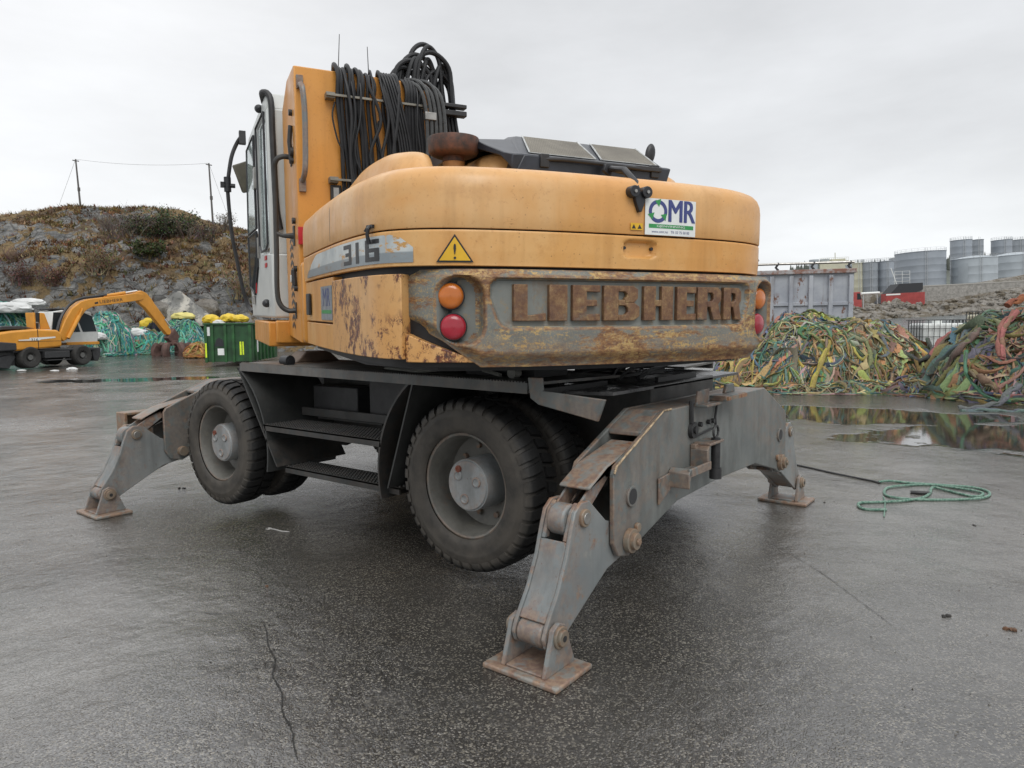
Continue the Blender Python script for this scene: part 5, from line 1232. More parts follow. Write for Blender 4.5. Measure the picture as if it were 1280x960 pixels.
# shrubs and small trees on the hill
def attr_mat(name, rough=.8, spec=.2, bump=0, scale=20):
    m = NB(name, rough, spec=spec); a = m.n('ShaderNodeAttribute'); a.attribute_name = 'Col'
    k = m.rng(m.noise(scale, 5, .65), .3, .7, .68, 1.22); m.col(m.mix(1., a.outputs[0], k, 'MULTIPLY'))
    if bump: m.bump(m.noise(scale*3, 4), bump, .01)
    return m.m
BARK = attr_mat('bare_twigs', .9); LEAF = attr_mat('foliage', .7)
def shrub(px, py, h, w, nbr, bark, leaf, label, leafn=0, name='bare_shrub', rise=.5, thick=.035, group=None, leafsz=.12):
    p, D = surf(px, py); root = empty(name, p, label, 'shrub' if name != 'hill_tree' else 'tree', group); b = MB(); tips = []
    random.seed(int(px*7+py))
    def br(o, d, L, r, lv):
        pts = [o]; q = Vector(o); dd = Vector(d)
        for k in range(3): dd = (dd+Vector((random.uniform(-.3, .3), random.uniform(-.3, .3), random.uniform(-.1, .3)))).normalized(); q = q+dd*L/3; pts.append(q.copy())
        b.tube(pts, [r, r*.75, r*.5, r*.3], 3, col=tuple(x*random.uniform(.8, 1.25) for x in bark), cap=False)
        tips.append(pts[-1]); tips.append(pts[2])
        if lv > 0:
            for k in range(random.randint(3, 5)): br(pts[random.randint(1, 3)], (dd+Vector((random.uniform(-1, 1), random.uniform(-1, 1), random.uniform(-.2, .7)))).normalized(), L*random.uniform(.45, .7), r*.5, lv-1)
    for k in range(nbr):
        t = random.random()*6.28; sp = random.uniform(.1, 1)
        br(Vector((random.uniform(-.3, .3)*w, random.uniform(-.2, .2)*w, -.1)), Vector((cos(t)*sp*w/h, sin(t)*sp*w/h, rise+.6)).normalized(), h*random.uniform(.5, .8), thick, 2)
    b.build('branches', BARK, root, smooth=False)
    if leafn:
        b = MB()
        for k in range(leafn):
            c = random.choice(tips)+Vector((random.gauss(0, .14), random.gauss(0, .14), random.gauss(0, .10))); n = Vector((random.gauss(0, 1), random.gauss(0, 1), random.gauss(0, 1))).normalized(); u_ = n.orthogonal().normalized()*leafsz*random.uniform(.5, 1.2); v_ = n.cross(u_)*random.uniform(.4, 1)
            b.add([c-u_, c-v_, c+u_, c+v_], [(0, 1, 2, 3)], None, 0, tuple(x*random.uniform(.6, 1.4) for x in leaf))
        b.build('foliage', LEAF, root, smooth=False)
    return root
BR = (.12, .10, .085); RB = (.15, .10, .085); TN = (.23, .175, .115)
G_ = 'shrubs and small trees on the rocky hill'
shrub(200, 302, 1.9, 3.2, 30, (.10, .085, .07), (.085, .10, .05), 'dark green spreading pine just below the crest of the hill, widest crown there', 5200, 'hill_tree', group=G_, leafsz=.08)
shrub(226, 298, 1.7, 2.6, 22, (.10, .085, .07), (.09, .10, .055), 'smaller green pine against the right side of the widest pine', 3000, 'hill_tree', group=G_, leafsz=.08)
shrub(176, 296, 1.6, 2.6, 24, BR, (.09, .085, .055), 'half bare tree with thin olive foliage left of the widest pine', 1300, 'hill_tree', group=G_, leafsz=.07)
shrub(149, 298, 1.9, 2.6, 30, BR, None, 'bare grey brown tree at the left end of the crest thicket', name='hill_tree', group=G_)
shrub(136, 288, 1.2, 2.4, 22, BR, None, 'low bare thicket left of the bare grey brown tree', group=G_)
shrub(243, 300, 1.3, 2.6, 22, BR, (.12, .10, .065), 'brown thicket right of the smaller pine', 500, group=G_, leafsz=.06)
shrub(12, 330, 1.3, 2.4, 20, RB, None, 'bare purplish bush high at the left edge of the photo', group=G_)
shrub(128, 348, 1.6, 2.6, 30, TN, (.16, .12, .07), 'round tan leafless bush in the middle of the slope', 1500, group=G_, leafsz=.07)
shrub(187, 324, 1.1, 1.6, 16, BR, (.05, .06, .022), 'low dark green juniper below the pines', 1500, group=G_)
shrub(28, 356, 1.4, 2.4, 26, RB, (.12, .07, .055), 'dark reddish brown thicket at the far left foot of the hill', 1200, group=G_, leafsz=.06)
shrub(70, 360, 1.3, 2.4, 26, (.13, .08, .06), (.17, .10, .07), 'rusty coloured brush right of the dark reddish thicket', 1200, group=G_, leafsz=.06)
shrub(302, 376, 1.8, 2.2, 24, TN, (.18, .13, .07), 'straw coloured bush behind the cab mirror arm', 900, group=G_, leafsz=.07)
shrub(283, 288, 1.6, 1.8, 16, BR, (.10, .08, .05), 'small scraggy bush at the foot of the right pole', 400, group=G_, leafsz=.07)
shrub(258, 305, 1.4, 2.2, 18, BR, (.10, .075, .045), 'flat brown bush on the crest between pine and right pole', 400, group=G_, leafsz=.07)
# poles, stays and wire
POLE = plain('weathered_pole', (.10, .095, .09), .8, var=.2)
def pole(px0, py0, px1, py1, label, D=72):
    a, b_ = pxD(px0, py0, D), pxD(px1, py1, D); r_ = empty('utility_pole', a, label, 'pole', 'wooden poles on the hill'); mb = MB(); mb.tube([Vector((0, 0, -.5)), b_-a], [.10, .07], 10); mb.build('post', POLE, r_)
    mb = MB(); d = (b_-a); mb.box((-.1, -.1, 0), (.1, .1, .35), Matrix.Translation(d*.35)); mb.tube([d-Vector((.3, 0, .15)), d+Vector((.3, 0, -.15))], .05, 6); mb.build('fitting', POLE, r_)
    return a, b_
a1, t1_ = pole(101, 260, 94.5, 199, 'leaning pole on the hill crest, further from the pines'); a2, t2_ = pole(266, 274, 261, 204, 'pole standing just right of the green pines', 70)
mb = MB(); mb.tube([t1_.lerp(t2_, k/16)-Vector((0, 0, 4*.35*(k/16)*(1-k/16))) for k in range(17)], .011, 5); tag(mb.build('overhead_wire', POLE), 'thin wire sagging between the two hilltop poles', 'wire')
for t, q, lb in ((t1_, pxD(74, 256, 71), 'thin stay running down to the left of the left pole'), (t2_, pxD(292, 290, 71), 'thin stay running down to the right of the right pole')):
    mb = MB(); mb.tube([t, q], .012, 5); tag(mb.build('stay_wire', POLE), lb, 'wire')
# ---------------------------------------------------------------- heaps of net and rope
NETM = attr_mat('net_fabric', .8, .2, .8, 30)
def mound_h(u, v, h, k): 
    r = sqrt(u*u+v*v); f = max(0, 1-r*r)**.62
    return h*f*(1+.20*noise.noise(Vector((u*2.1+k, v*2.1, k)))) + .10*h*f*noise.noise(Vector((u*6+k, v*6, k)))
def heap(name, s0, D0, rx, ry, h, pal, n, rr, Lr, label, cat='net pile', group=None, zb=0., flat=.22, lump=.12, seed=1, seg=9, wild=.55, tall=1.0, stretch=0., sides=6, wide=.0):
    random.seed(seed); b = MB(); k = seed*1.7; H = lambda u, v: mound_h(u, v, h, k)
    P = lambda u, v, o=0: sd(s0+u*rx, D0+v*ry, zb+H(u, v)+o)
    nu, nv = 56, 18
    o = len(b.v)
    for i in range(nu):
        t = 2*pi*i/nu
        for j in range(nv):
            r = 1.02*(1-j/(nv-1)); u, v = r*cos(t), r*sin(t); p = P(u, v, -.06+lump*.6*noise.noise(Vector((u*9, v*9, k)))); b.v.append(p)
            if b.cols is None: b.cols = []
            c = pal[int((noise.noise(Vector((u*3+k, v*3, 1)))*.5+.5)*len(pal)*.999) % len(pal)]; b.cols.append(tuple(x*.45 for x in c))
    for i in range(nu):
        for j in range(nv-1): b.f.append([i*nv+j, ((i+1) % nu)*nv+j, ((i+1) % nu)*nv+j+1, i*nv+j+1]); b.mi.append(0)
    for q in range(n):
        t = random.random()*2*pi; r = sqrt(random.random())*1.02; u, v = r*cos(t), r*sin(t)
        if v > .35 and random.random() < .75: v = -abs(v)*.8
        # strands lie mostly down the slope or wrap across it
        hd = atan2(v, u)+random.choice((0, 0, pi/2, -pi/2, random.uniform(0, 6)))+random.uniform(-.5, .5)
        L = random.uniform(*Lr); st = L/seg; rad = random.choice(rr)*random.uniform(.75, 1.3); c = random.choice(pal)
        # patches of one colour keep together
        pc = noise.noise(Vector((u*1.6+k, v*1.6, 9)))
        if random.random() < .55: c = pal[int((pc*.5+.5)*len(pal)*1.6) % len(pal)]
        c = tuple(max(.004, x*random.uniform(.7, 1.25)) for x in c); pts = []; lift = random.uniform(.0, lump); tw = random.uniform(-wild, wild)
        for g in range(seg):
            pts.append(P(u, v, rad*.3+lift*sin(pi*g/(seg-1))+random.uniform(-.01, .012)))
            hd += tw+random.uniform(-wild, wild)*.9; u += cos(hd)*st/rx; v += sin(hd)*st/ry
            rr_ = hypot(u, v)
            if rr_ > 1.04: u *= 1.04/rr_; v *= 1.04/rr_; hd += .8
        pr_ = [rad*(.55+.6*random.random()) for _ in pts]; pr_[0] *= .4; pr_[-1] *= .35
        P2 = smooth_path(pts, 2) if rad > .02 else pts
        R2 = [pr_[min(len(pr_)-1, int(i*len(pr_)/len(P2)))] for i in range(len(P2))]
        cloth = random.random() < wide
        if cloth: R2 = [x*random.uniform(1.6, 3.2) for x in R2]
        b.tube(P2, [x*random.uniform(.75, 1.25) for x in R2], sides, flat=random.uniform(.06, .16) if cloth else random.uniform(flat, .8), col=c, twist=random.uniform(-.35, .35))
    o = b.build(name, NETM, ang=60); tag(o, label, cat, group); return o
MIX = [(.05, .10, .11), (.34, .30, .21), (.045, .11, .10), (.30, .24, .15), (.19, .145, .085), (.25, .19, .11), (.115, .085, .06), (.14, .16, .09), (.045, .12, .075), (.03, .085, .13), (.05, .11, .15), (.30, .26, .16), (.28, .15, .07), (.10, .13, .085), (.09, .115, .05), (.17, .10, .06), (.36, .30, .10), (.16, .17, .05), (.07, .14, .13)]
MIX = [tuple(1.5*x*.72+1.4*y*.28 for x, y in zip(c, (.20, .165, .11))) for c in MIX]
MIX2 = [(.04, .085, .10), (.06, .12, .11), (.24, .20, .13), (.085, .10, .065), (.05, .065, .05), (.16, .115, .07), (.19, .135, .08), (.05, .10, .10), (.15, .085, .06), (.035, .06, .10), (.045, .12, .07), (.10, .12, .085), (.22, .17, .10), (.09, .11, .12), (.20, .12, .06), (.12, .09, .055), (.10, .13, .06)]
MIX2 = [tuple(1.45*x*.75+1.4*y*.25 for x, y in zip(c, (.16, .135, .095))) for c in MIX2]
g1 = 'colourful heaps of old fishing net on the right'
heap('net_heap', 7.4, 16.3, 2.65, 2.0, 1.50, MIX, 2700, (.007, .010, .014, .020, .028, .04), (.5, 1.7), 'wide multicoloured heap of tangled net strips directly right of the rusty rear weight', group=g1, seed=3, lump=.16, wide=.22, wild=.75)
heap('net_heap', 10.95, 13.35, 2.9, 2.1, 1.72, MIX2, 2500, (.007, .011, .016, .022, .032, .045), (.7, 2.2), 'darker higher heap of net cut off by the right edge of the photo', group=g1, seed=8, lump=.18, wide=.28, wild=.7)
heap('net_heap', 9.0, 13.9, 1.5, .8, .42, MIX2, 520, (.008, .013, .022), (.5, 1.5), 'low skirt of loose net on the ground between the two big heaps', group=g1, seed=12, lump=.07, wide=.2, wild=.9)
heap('net_heap', 7.2, 14.35, 1.9, .45, .22, MIX, 300, (.007, .012, .018), (.4, 1.2), 'thin fringe of loose strips in front of the wide multicoloured heap', group=g1, seed=14, lump=.05, wide=.15, wild=.9)
def drape(pts, r, c, label, name='net_strip', flat=.35, group='loose twisted strips lying over the right heaps'):
    P = smooth_path([pxD(*p) for p in pts], 6); r *= .72; c = tuple(x*.7+y*.3 for x, y in zip(c, (.17, .145, .10))); b = MB(); random.seed(int(pts[0][0]))
    for k in range(4):
        off = Vector((random.uniform(-1, 1)*r*.7, random.uniform(-1, 1)*r*.5, random.uniform(0, 1)*r*.5)); cc = tuple(x*random.uniform(.8, 1.15) for x in c)
        b.tube([p+off+Vector((0, 0, .3*r*sin(i*1.3+k))) for i, p in enumerate(P)], [r*(.55+.25*sin(i*.8+k)) for i in range(len(P))], 7, flat=flat+.2*k, col=cc)
    tag(b.build(name, NETM, ang=60), label, 'net strip', group)
drape([(1038, 428, 14.9), (1030, 445, 14.6), (1022, 465, 14.35), (1014, 486, 14.15)], .085, (.42, .36, .06), 'bright yellow strip hanging down the middle of the wide heap')
drape([(1012, 404, 15.6), (1000, 415, 15.3), (1010, 424, 15.1), (1030, 412, 15.2)], .075, (.05, .20, .08), 'green strip near the top left of the wide heap')
drape([(1085, 402, 15.9), (1092, 412, 15.7), (1100, 422, 15.4)], .10, (.48, .38, .10), 'short yellow strip at the peak of the wide heap')
drape([(980, 465, 14.9), (1000, 452, 14.9), (1018, 438, 15.0), (1022, 430, 15.1)], .07, (.05, .15, .10), 'dull green strip slanting across the left half of the wide heap')
drape([(1108, 432, 15.2), (1130, 440, 14.9), (1150, 452, 14.7), (1165, 440, 15.1), (1160, 425, 15.6)], .085, (.035, .05, .05), 'thick black green strip looping at the right end of the wide heap')
drape([(1120, 470, 14.4), (1118, 455, 14.6), (1112, 486, 14.2)], .05, (.40, .27, .16), 'pale peach strip hanging low on the right half of the wide heap')
drape([(1270, 392, 13.2), (1256, 405, 12.8), (1250, 425, 12.4), (1252, 448, 12.1)], .09, (.32, .11, .10), 'faded red strip falling from the top of the darker heap')
drape([(1207, 440, 12.6), (1206, 462, 12.1), (1215, 480, 11.8), (1235, 497, 11.5), (1262, 503, 11.3)], .055, (.04, .16, .10), 'long green strip curving down the front of the darker heap')
drape([(1180, 465, 13.2), (1195, 440, 13.0), (1212, 425, 13.0), (1222, 412, 13.2)], .10, (.13, .12, .08), 'wide olive strip along the left flank of the darker heap')
drape([(1215, 468, 11.9), (1230, 476, 11.6), (1246, 488, 11.4)], .13, (.20, .13, .075), 'thick brown roll in the middle of the darker heap')
drape([(1280, 372, 13.6), (1262, 382, 13.5)], .12, (.34, .10, .05), 'orange red roll at the top right corner of the darker heap')
drape([(1200, 512, 11.3), (1225, 510, 11.25), (1250, 504, 11.2), (1262, 490, 11.3), (1275, 482, 11.4)], .075, (.10, .15, .16), 'grey blue strip spreading flat on the asphalt below the darker heap')
drape([(1203, 515, 11.1), (1235, 513, 11.1), (1268, 516, 11.0), (1290, 512, 11.0)], .06, (.09, .14, .15), 'outermost grey blue strip lying flat on the wet asphalt')
# left heaps
TEAL = [(.06, .27, .22), (.10, .36, .30), (.04, .17, .15), (.20, .42, .36), (.30, .40, .36), (.05, .12, .11), (.25, .30, .26), (.09, .30, .20)]
DGR = [(.03, .035, .045), (.05, .06, .08), (.02, .022, .028)]
g2 = 'heaps of teal rope and net below the hill'
def lheap(px0, px1, ytop, D, ry, pal, n, label, seed, rr=(.03, .045, .06), zb=0., name='rope_heap'):
    a, b_ = pxD(px0, 440, D), pxD(px1, 440, D); s0 = ((a-CAM).dot(RH)+(b_-CAM).dot(RH))/2; rx = (b_-a).dot(RH)/2; h = pxD((px0+px1)/2, ytop, D).z-zb
    return heap(name, s0, D, rx, ry, h, pal, n, rr, (.8, 2.6), label, 'rope pile', g2, zb=zb, seed=seed, lump=.25, seg=7, wild=.8, sides=5)
lheap(-60, 52, 383, 43, 2.2, TEAL, 700, 'tall teal rope heap behind the tail of the distant excavator', 31)
lheap(108, 166, 397, 42, 2.0, TEAL+[(.5, .5, .45)], 600, 'teal heap with a white crust beside the distant cab', 32)
lheap(128, 216, 414, 43.6, 1.3, TEAL+[(.3, .25, .15)], 800, 'long low teal rope heap left of the grab', 33)
lheap(196, 262, 403, 44, 1.5, TEAL, 700, 'teal rope heap between the grab and the green container', 34)
lheap(205, 258, 394, 45.6, 1.3, DGR, 420, 'black net heap above the teal ropes, beside the green container', 35, name='black_net_heap')
lheap(176, 214, 404, 45.2, 1.2, DGR, 300, 'small black net heap behind the distant stick', 36, name='black_net_heap')
lheap(232, 262, 433, 38.6, .8, [(.45, .22, .07), (.5, .3, .12), (.3, .16, .06)], 250, 'small orange rope heap at the corner of the green container', 37, rr=(.02, .035))
# bags and tarps
def blob(name, px, py, D, rx, ry, rz, m, label, cat, seed=1, group=None, zc=None):
    random.seed(seed); c = pxD(px, py, D); bm = bmesh.new(); bmesh.ops.create_icosphere(bm, subdivisions=4, radius=1); b = MB(); vs = []
    for v in bm.verts:
        q = v.co; k = 1+.16*noise.noise(q*1.7+Vector((seed, 0, 0)))+.10*noise.ridged_multi_fractal(q*2.3+Vector((0, seed, 0)), 1, 2, 3, 1, 2)-.10
        z = q.z*rz*k; p = RH*(q.x*rx*k)+FH*(q.y*ry*k)+Vector((0, 0, z if z > -rz*.6 else -rz*.6)); vs.append(p)
    fs = [tuple(v.index for v in f.verts) for f in bm.faces]; bm.free(); b.add(vs, fs); o = b.build(name, m, ang=50); o.location = c; tag(o, label, cat, group); return o
BAGW = plain('white_bag_fabric', (.56, .57, .56), .7, var=.15, scale=2, bump=.3); BAGY = plain('yellow_bag_fabric', (.62, .44, .03), .6, var=.18, scale=2, bump=.3); BAGY2 = plain('pale_yellow_tarp', (.62, .55, .18), .6, var=.15, scale=2, bump=.3)
gb = 'bags and sheets on the heaps below the hill'
blob('white_bag', 12, 386, 42.2, 1.3, .9, .42, BAGW, 'white sheet over the top of the far left rope heap', 'bag', 2, gb)
blob('white_bag', 34, 379, 43.2, 1.1, .7, .30, BAGW, 'smaller greyish white sheet at the peak of the far left heap', 'bag', 3, gb)
blob('white_bag', 169, 417, 43.2, .80, .6, .33, BAGW, 'white bag lying on the low rope heap left of the grab', 'bag', 4, gb)
blob('white_bag', 144, 423, 42.4, .50, .5, .26, BAGW, 'small white bag left of the larger one on the low heap', 'bag', 5, gb)
blob('white_bag', 122, 421, 40.2, .45, .5, .28, BAGW, 'white bag tucked behind the distant cab', 'bag', 9, gb)
blob('yellow_bag', 187, 405, 45, .62, .5, .40, BAGY, 'yellow bag on the small black net heap', 'bag', 6, gb)
blob('yellow_bag', 229, 396, 45.4, .72, .6, .30, BAGY2, 'pale yellow sheet over the large black net heap', 'bag', 7, gb)
blob('yellow_bag', 264, 400, 32.5, .36, .5, .26, BAGY, 'round yellow bag in the left end of the green container', 'bag', 8, gb)
blob('yellow_bag', 286, 398.5, 32.6, .34, .5, .25, BAGY, 'boxy yellow bag in the middle of the green container', 'bag', 10, gb)
blob('yellow_bag', 300, 399, 32.6, .36, .5, .22, BAGY, 'flattened yellow bag at the right of the green container', 'bag', 11, gb)
blob('white_bag', 275, 404, 32.3, .32, .4, .16, BAGW, 'crumpled white sack between the yellow bags in the green container', 'bag', 12, gb)
for k, (px, py, D) in enumerate(((90, 461.5, 30.5), (27, 464.5, 30), (68, 465, 29.6))): blob('snow_lump' if False else 'foam_scrap', px, py, D, .22, .2, .09, BAGW, ('larger white foam scrap under the distant excavator', 'white foam scrap by the rear wheel of the distant excavator', 'flat white foam scrap in front of the distant excavator')[k], 'litter', 20+k, 'white scraps around the distant excavator')
# painted rock slab behind the grab
ROCKW = NB('limewashed_rock', .8); q_ = ROCKW.mix(ROCKW.rng(ROCKW.noise(1.1, 7, .7, (1, 1, .35)), .44, .56), (.42, .40, .35), (.17, .17, .16)); ROCKW.col(ROCKW.mix(ROCKW.rng(ROCKW.noise(3.2, 4, .6), .55, .62, 0, .7), q_, (.05, .05, .05))); ROCKW.bump(ROCKW.noise(3, 8, .7), .7, .1)
R_ = empty('rock_outcrop', pxD(225, 396, 45.5), 'pale cracked rock face with dark streaks behind the grab', 'rock'); mb = MB()
def rk(i, j):
    s = -1.9+3.9*i/34; top = (1.75-abs((s+.35))*.85 if s > -.35 else 1.75-abs(s+.35)*.5); t = j/14; z = -.6+(max(.1, top)+.6)*t
    return RH*s+FH*(.9*t*t+.22*noise.noise(Vector((s*1.3, z*1.5, 2))))+Vector((0, 0, z))
mb.grid(rk, 35, 15); mb.grid(lambda i, j: rk(i, 14)+FH*(j*.9)-Vector((0, 0, .5*j)), 35, 3); mb.build('rock_face', ROCKW.m, R_, ang=30)
mb = MB(); mb.tube([RH*-1.9+Vector((0, -.1, -.2)), RH*-2.0+Vector((0, 0, .7)), RH*-1.75+Vector((0, 0, 1.7))], .10, 6); mb.build('dark_edge', ROCKW.m, R_)
blob('boulder', 258, 388, 47.2, .9, .6, .8, SHORE, 'dark boulder leaning on the pale rock face', 'rock', 41)
blob('boulder', 200, 392, 46, .8, .8, .8, SHORE, 'small dark boulder left of the pale rock face', 'rock', 42)
# ---------------------------------------------------------------- green roll-off container
def frame(name, px, py, D, ang, label, cat, z=0.):
    p = pxD(px, py, D); p.z = z; M = Matrix.Translation(p) @ Matrix.Rotation(ang, 4, 'Z'); r_ = empty(name, mw=M); tag(r_, label, cat); return r_
RA = atan2(RH.y, RH.x)
GRN = plain('dark_green_paint', (.012, .055, .017), .5, var=.6, scale=2.2, bump=.1); GRN2 = plain('green_rib_paint', (.016, .075, .02), .5, var=.5, scale=2.2)
GC = frame('green_container', 257, 450, 31.5, RA+radians(6), 'dark green roll off container filled with yellow bags behind the front leg', 'container', -.14)
H_ = pxD(257, 406, 31.5).z+.14
mb = MB(); W2 = 2.05; L2 = 5.0
mb.box((0, 0, .15), (W2, .06, H_)); mb.box((0, 0, .15), (.06, L2, H_)); mb.box((W2-.06, 0, .15), (W2, L2, H_)); mb.box((0, L2-.06, .15), (W2, L2, H_)); mb.box((0.06, .06, .15), (W2-.06, L2-.06, .25)); mb.build('container_body', GRN, GC, .01)
for x in (.0, .28, .85, 1.2, 1.93): mb = MB(); mb.box((x, -.07, .12), (x+.12, -.002, H_-.02)); mb.build('rib', GRN2, GC, .01)
for y in (.5, 1.2, 1.9, 2.6, 3.3, 4.0): mb = MB(); mb.box((W2+.002, y, .15), (W2+.08, y+.12, H_-.02)); mb.build('rib', GRN2, GC, .01)
mb = MB(); mb.box((-.04, -.09, H_), (W2+.08, .06, H_+.07)); mb.box((W2-.02, .06, H_), (W2+.09, L2, H_+.07)); mb.box((-.04, .06, H_), (.04, L2, H_+.07)); mb.build('top_rim', GRN2, GC, .01)
mb = MB(); mb.prism([(.42, .85), (.50, 1.15), (.62, 1.25), (.80, 1.15), (.84, .85)], -.015, -.003, 'y'); mb.build('hook_pocket', BLACK, GC)
for (a, b_, c, d, m_, nm) in ((.12, H_-.5, .24, H_-.1, STK_W, 'paper_notice'), (.03, .35, .10, 1.0, STK_YL2 if False else None, 'reflector_strip'), (.55, .45, .85, .75, STK_W, 'paper_notice'), (1.52, .45, 1.60, 1.05, None, 'reflector_strip'), (1.64, .45, 1.70, 1.05, None, 'reflector_strip')):
    if m_ is None: m_ = bpy.data.materials.get('reflector') or plain('reflector', (.62, .78, .03), .5)
    mb = MB(); mb.box((a, -.013, b_), (c, -.003, d)) if not (a in (.03,)) else mb.box((a, -.083, b_), (c, -.0725, d)); mb.build(nm, m_, GC)
mb = MB(); mb.box((W2+.005, .62, .55), (W2+.02, 1.1, 1.15)); mb.build('paper_notice', STK_W, GC)
# ---------------------------------------------------------------- grey ribbed skip on the right
GSK = NB('weathered_grey_container', .6); q_ = GSK.mix(GSK.rng(GSK.noise(1.4, 6, .65), .4, .6), (.30, .32, .36), (.40, .42, .45)); q_ = GSK.mix(GSK.rng(GSK.noise(2.6, 8, .75, (1, 1, .45)), .575, .61), q_, (.16, .07, .04)); q_ = GSK.mix(GSK.rng(GSK.noise(3.5, 6, .7, (1, 1, .12)), .55, .7, 0, .5), q_, (.17, .15, .14)); GSK.col(q_)
GSR = NB('rusty_grey_rim', .7); GSR.col(GSR.mix(GSR.rng(GSR.noise(4, 7, .72), .42, .56), (.36, .35, .35), (.22, .11, .08)))
SK = frame('grey_container', 1064, 470, 19.5, RA+radians(-14), 'tall ribbed grey skip container with a rusty rim behind the wide net heap', 'container')
ztop = pxD(1062, 341, 19.5).z
mb = MB(); L3 = 6.2; Wd = 2.3; mb.box((-L3, 0, .3), (0, .06, ztop)); mb.box((-L3, Wd-.06, .3), (0, Wd, ztop)); mb.box((-.06, .06, .3), (0, Wd-.06, ztop)); mb.box((-L3, .06, .3), (-L3+.06, Wd-.06, ztop)); mb.box((-L3+.06, .06, .3), (-.06, Wd-.06, .38)); mb.build('container_body', GSK.m, SK)
for k in range(12):
    x = -.08-.52*k; mb = MB(); mb.prism([(x-.05, -.085), (x+.05, -.085), (x+.075, -.002), (x-.075, -.002)], .25, ztop-.05, 'z'); mb.build('rib', GSK.m, SK)
for z in (.95, 1.95): mb = MB(); mb.box((-L3, -.05, z), (0, -.003, z+.10)); mb.build('stringer', GSK.m, SK, .01)
mb = MB(); mb.box((-L3-.03, -.10, ztop), (.05, .08, ztop+.12)); mb.box((-.04, .08, ztop), (.05, Wd, ztop+.12)); mb.build('top_rim', GSR.m, SK, .012)
mb = MB(); mb.tube([(-L3, -.0, ztop+.30), (0, 0, ztop+.30)], .035, 8); mb.build('sheet_rail', STEEL, SK)
for k in range(7): x = -.1-.95*k; mb = MB(); mb.tube([(x, -.05, ztop+.12), (x-.06, -.02, ztop+.20), (x+.02, 0, ztop+.33)], .035, 6); mb.build('rail_hook', BLACKM, SK)
# ---------------------------------------------------------------- caged liquid tanks
CAGE = plain('black_cage', (.02, .022, .022), .5); TOT = plain('milky_tank', (.66, .68, .66), .4, var=.12, scale=3); PAL = plain('pallet_wood', (.25, .19, .12), .8, var=.3)
def ibc(px, D, ztop, label, w=1.2, first=True, m=TOT):
    p = pxD(px, 430, D); base = ztop-1.16; r_ = empty('caged_tank', (p.x, p.y, base)); r_.rotation_euler = (0, 0, RA+radians(-6)); tag(r_, label, 'tank', 'caged tanks behind the net heaps')
    mb = MB(); mb.box((-w/2+.05, -.45, .16), (w/2-.05, .45, 1.05)); mb.build('liquid_tank', m, r_, .07, seg=4)
    mb = MB(); mb.cyl((0, 0, 1.05), (0, 0, 1.12), .12, 20); mb.build('cap', STK_RD if False else TOT, r_)
    mb = MB(); n = 8
    for k in range(n+1): x = -w/2+w*k/n; mb.tube([(x, -.5, .12), (x, -.5, 1.14)], .009, 5)
    for z in (.2, .45, .68, .9, 1.14): mb.tube([(-w/2, .5, z), (-w/2, -.5, z), (w/2, -.5, z), (w/2, .5, z)], .010, 5)
    for k in range(1, 6): y = -.5+k/6; mb.tube([(-w/2, y, .12), (-w/2, y, 1.14)], .012, 5); mb.tube([(w/2, y, .12), (w/2, y, 1.14)], .012, 5)
    mb.build('cage', CAGE, r_)
    mb = MB()
    for x in (-w/2, -.08, w/2-.14): mb.box((x, -.5, 0), (x+.14, .5, .10))
    mb.box((-w/2, -.5, .10), (w/2, .5, .14)); mb.build('pallet', PAL, r_)
zt = pxD(1180, 399, 19.5).z
for px, lb in ((1170, 'milky caged tank in the gap between the two net heaps, nearest the wide heap'), (1222, 'milky caged tank half hidden by the darker net heap, right of the first')):
    ibc(px, 19.5, zt, lb)
    p = pxD(px, 430, 19.5); mb = MB(); mb.box((-.6, -.5, 0), (.6, .5, .05)); mb.box((-.6, -.5, .10), (.6, .5, zt-1.17)); mb.box((-.6, -.5, .05), (-.45, .5, .1)); mb.box((.45, -.5, .05), (.6, .5, .1)); o = mb.build('pallet_stack', PAL, smooth=False); o.location = (p.x, p.y, 0); o.rotation_euler = (0, 0, RA+radians(-6)); tag(o, 'wooden pallets under the caged tank %s' % ('nearest the wide heap' if px < 1200 else 'beside the darker heap'), 'pallet', 'pallets under the caged tanks')
ibc(1236, 21.0, pxD(1236, 388.5, 21).z, 'higher caged tank with a yellowish side, behind the top of the darker heap', w=1.0, m=plain('yellowed_tank', (.50, .47, .34), .45, var=.15, scale=3))
p = pxD(1236, 430, 21.0); mb = MB(); hh_ = pxD(1236, 388.5, 21).z-1.17
for k in range(8): mb.box((-.5, -.5, hh_*k/8), (.5, .5, hh_*(k+.8)/8))
o = mb.build('pallet_stack', PAL, smooth=False); o.location = (p.x, p.y, 0); o.rotation_euler = (0, 0, RA+radians(-6)); tag(o, 'tall stack of pallets under the higher caged tank', 'pallet')
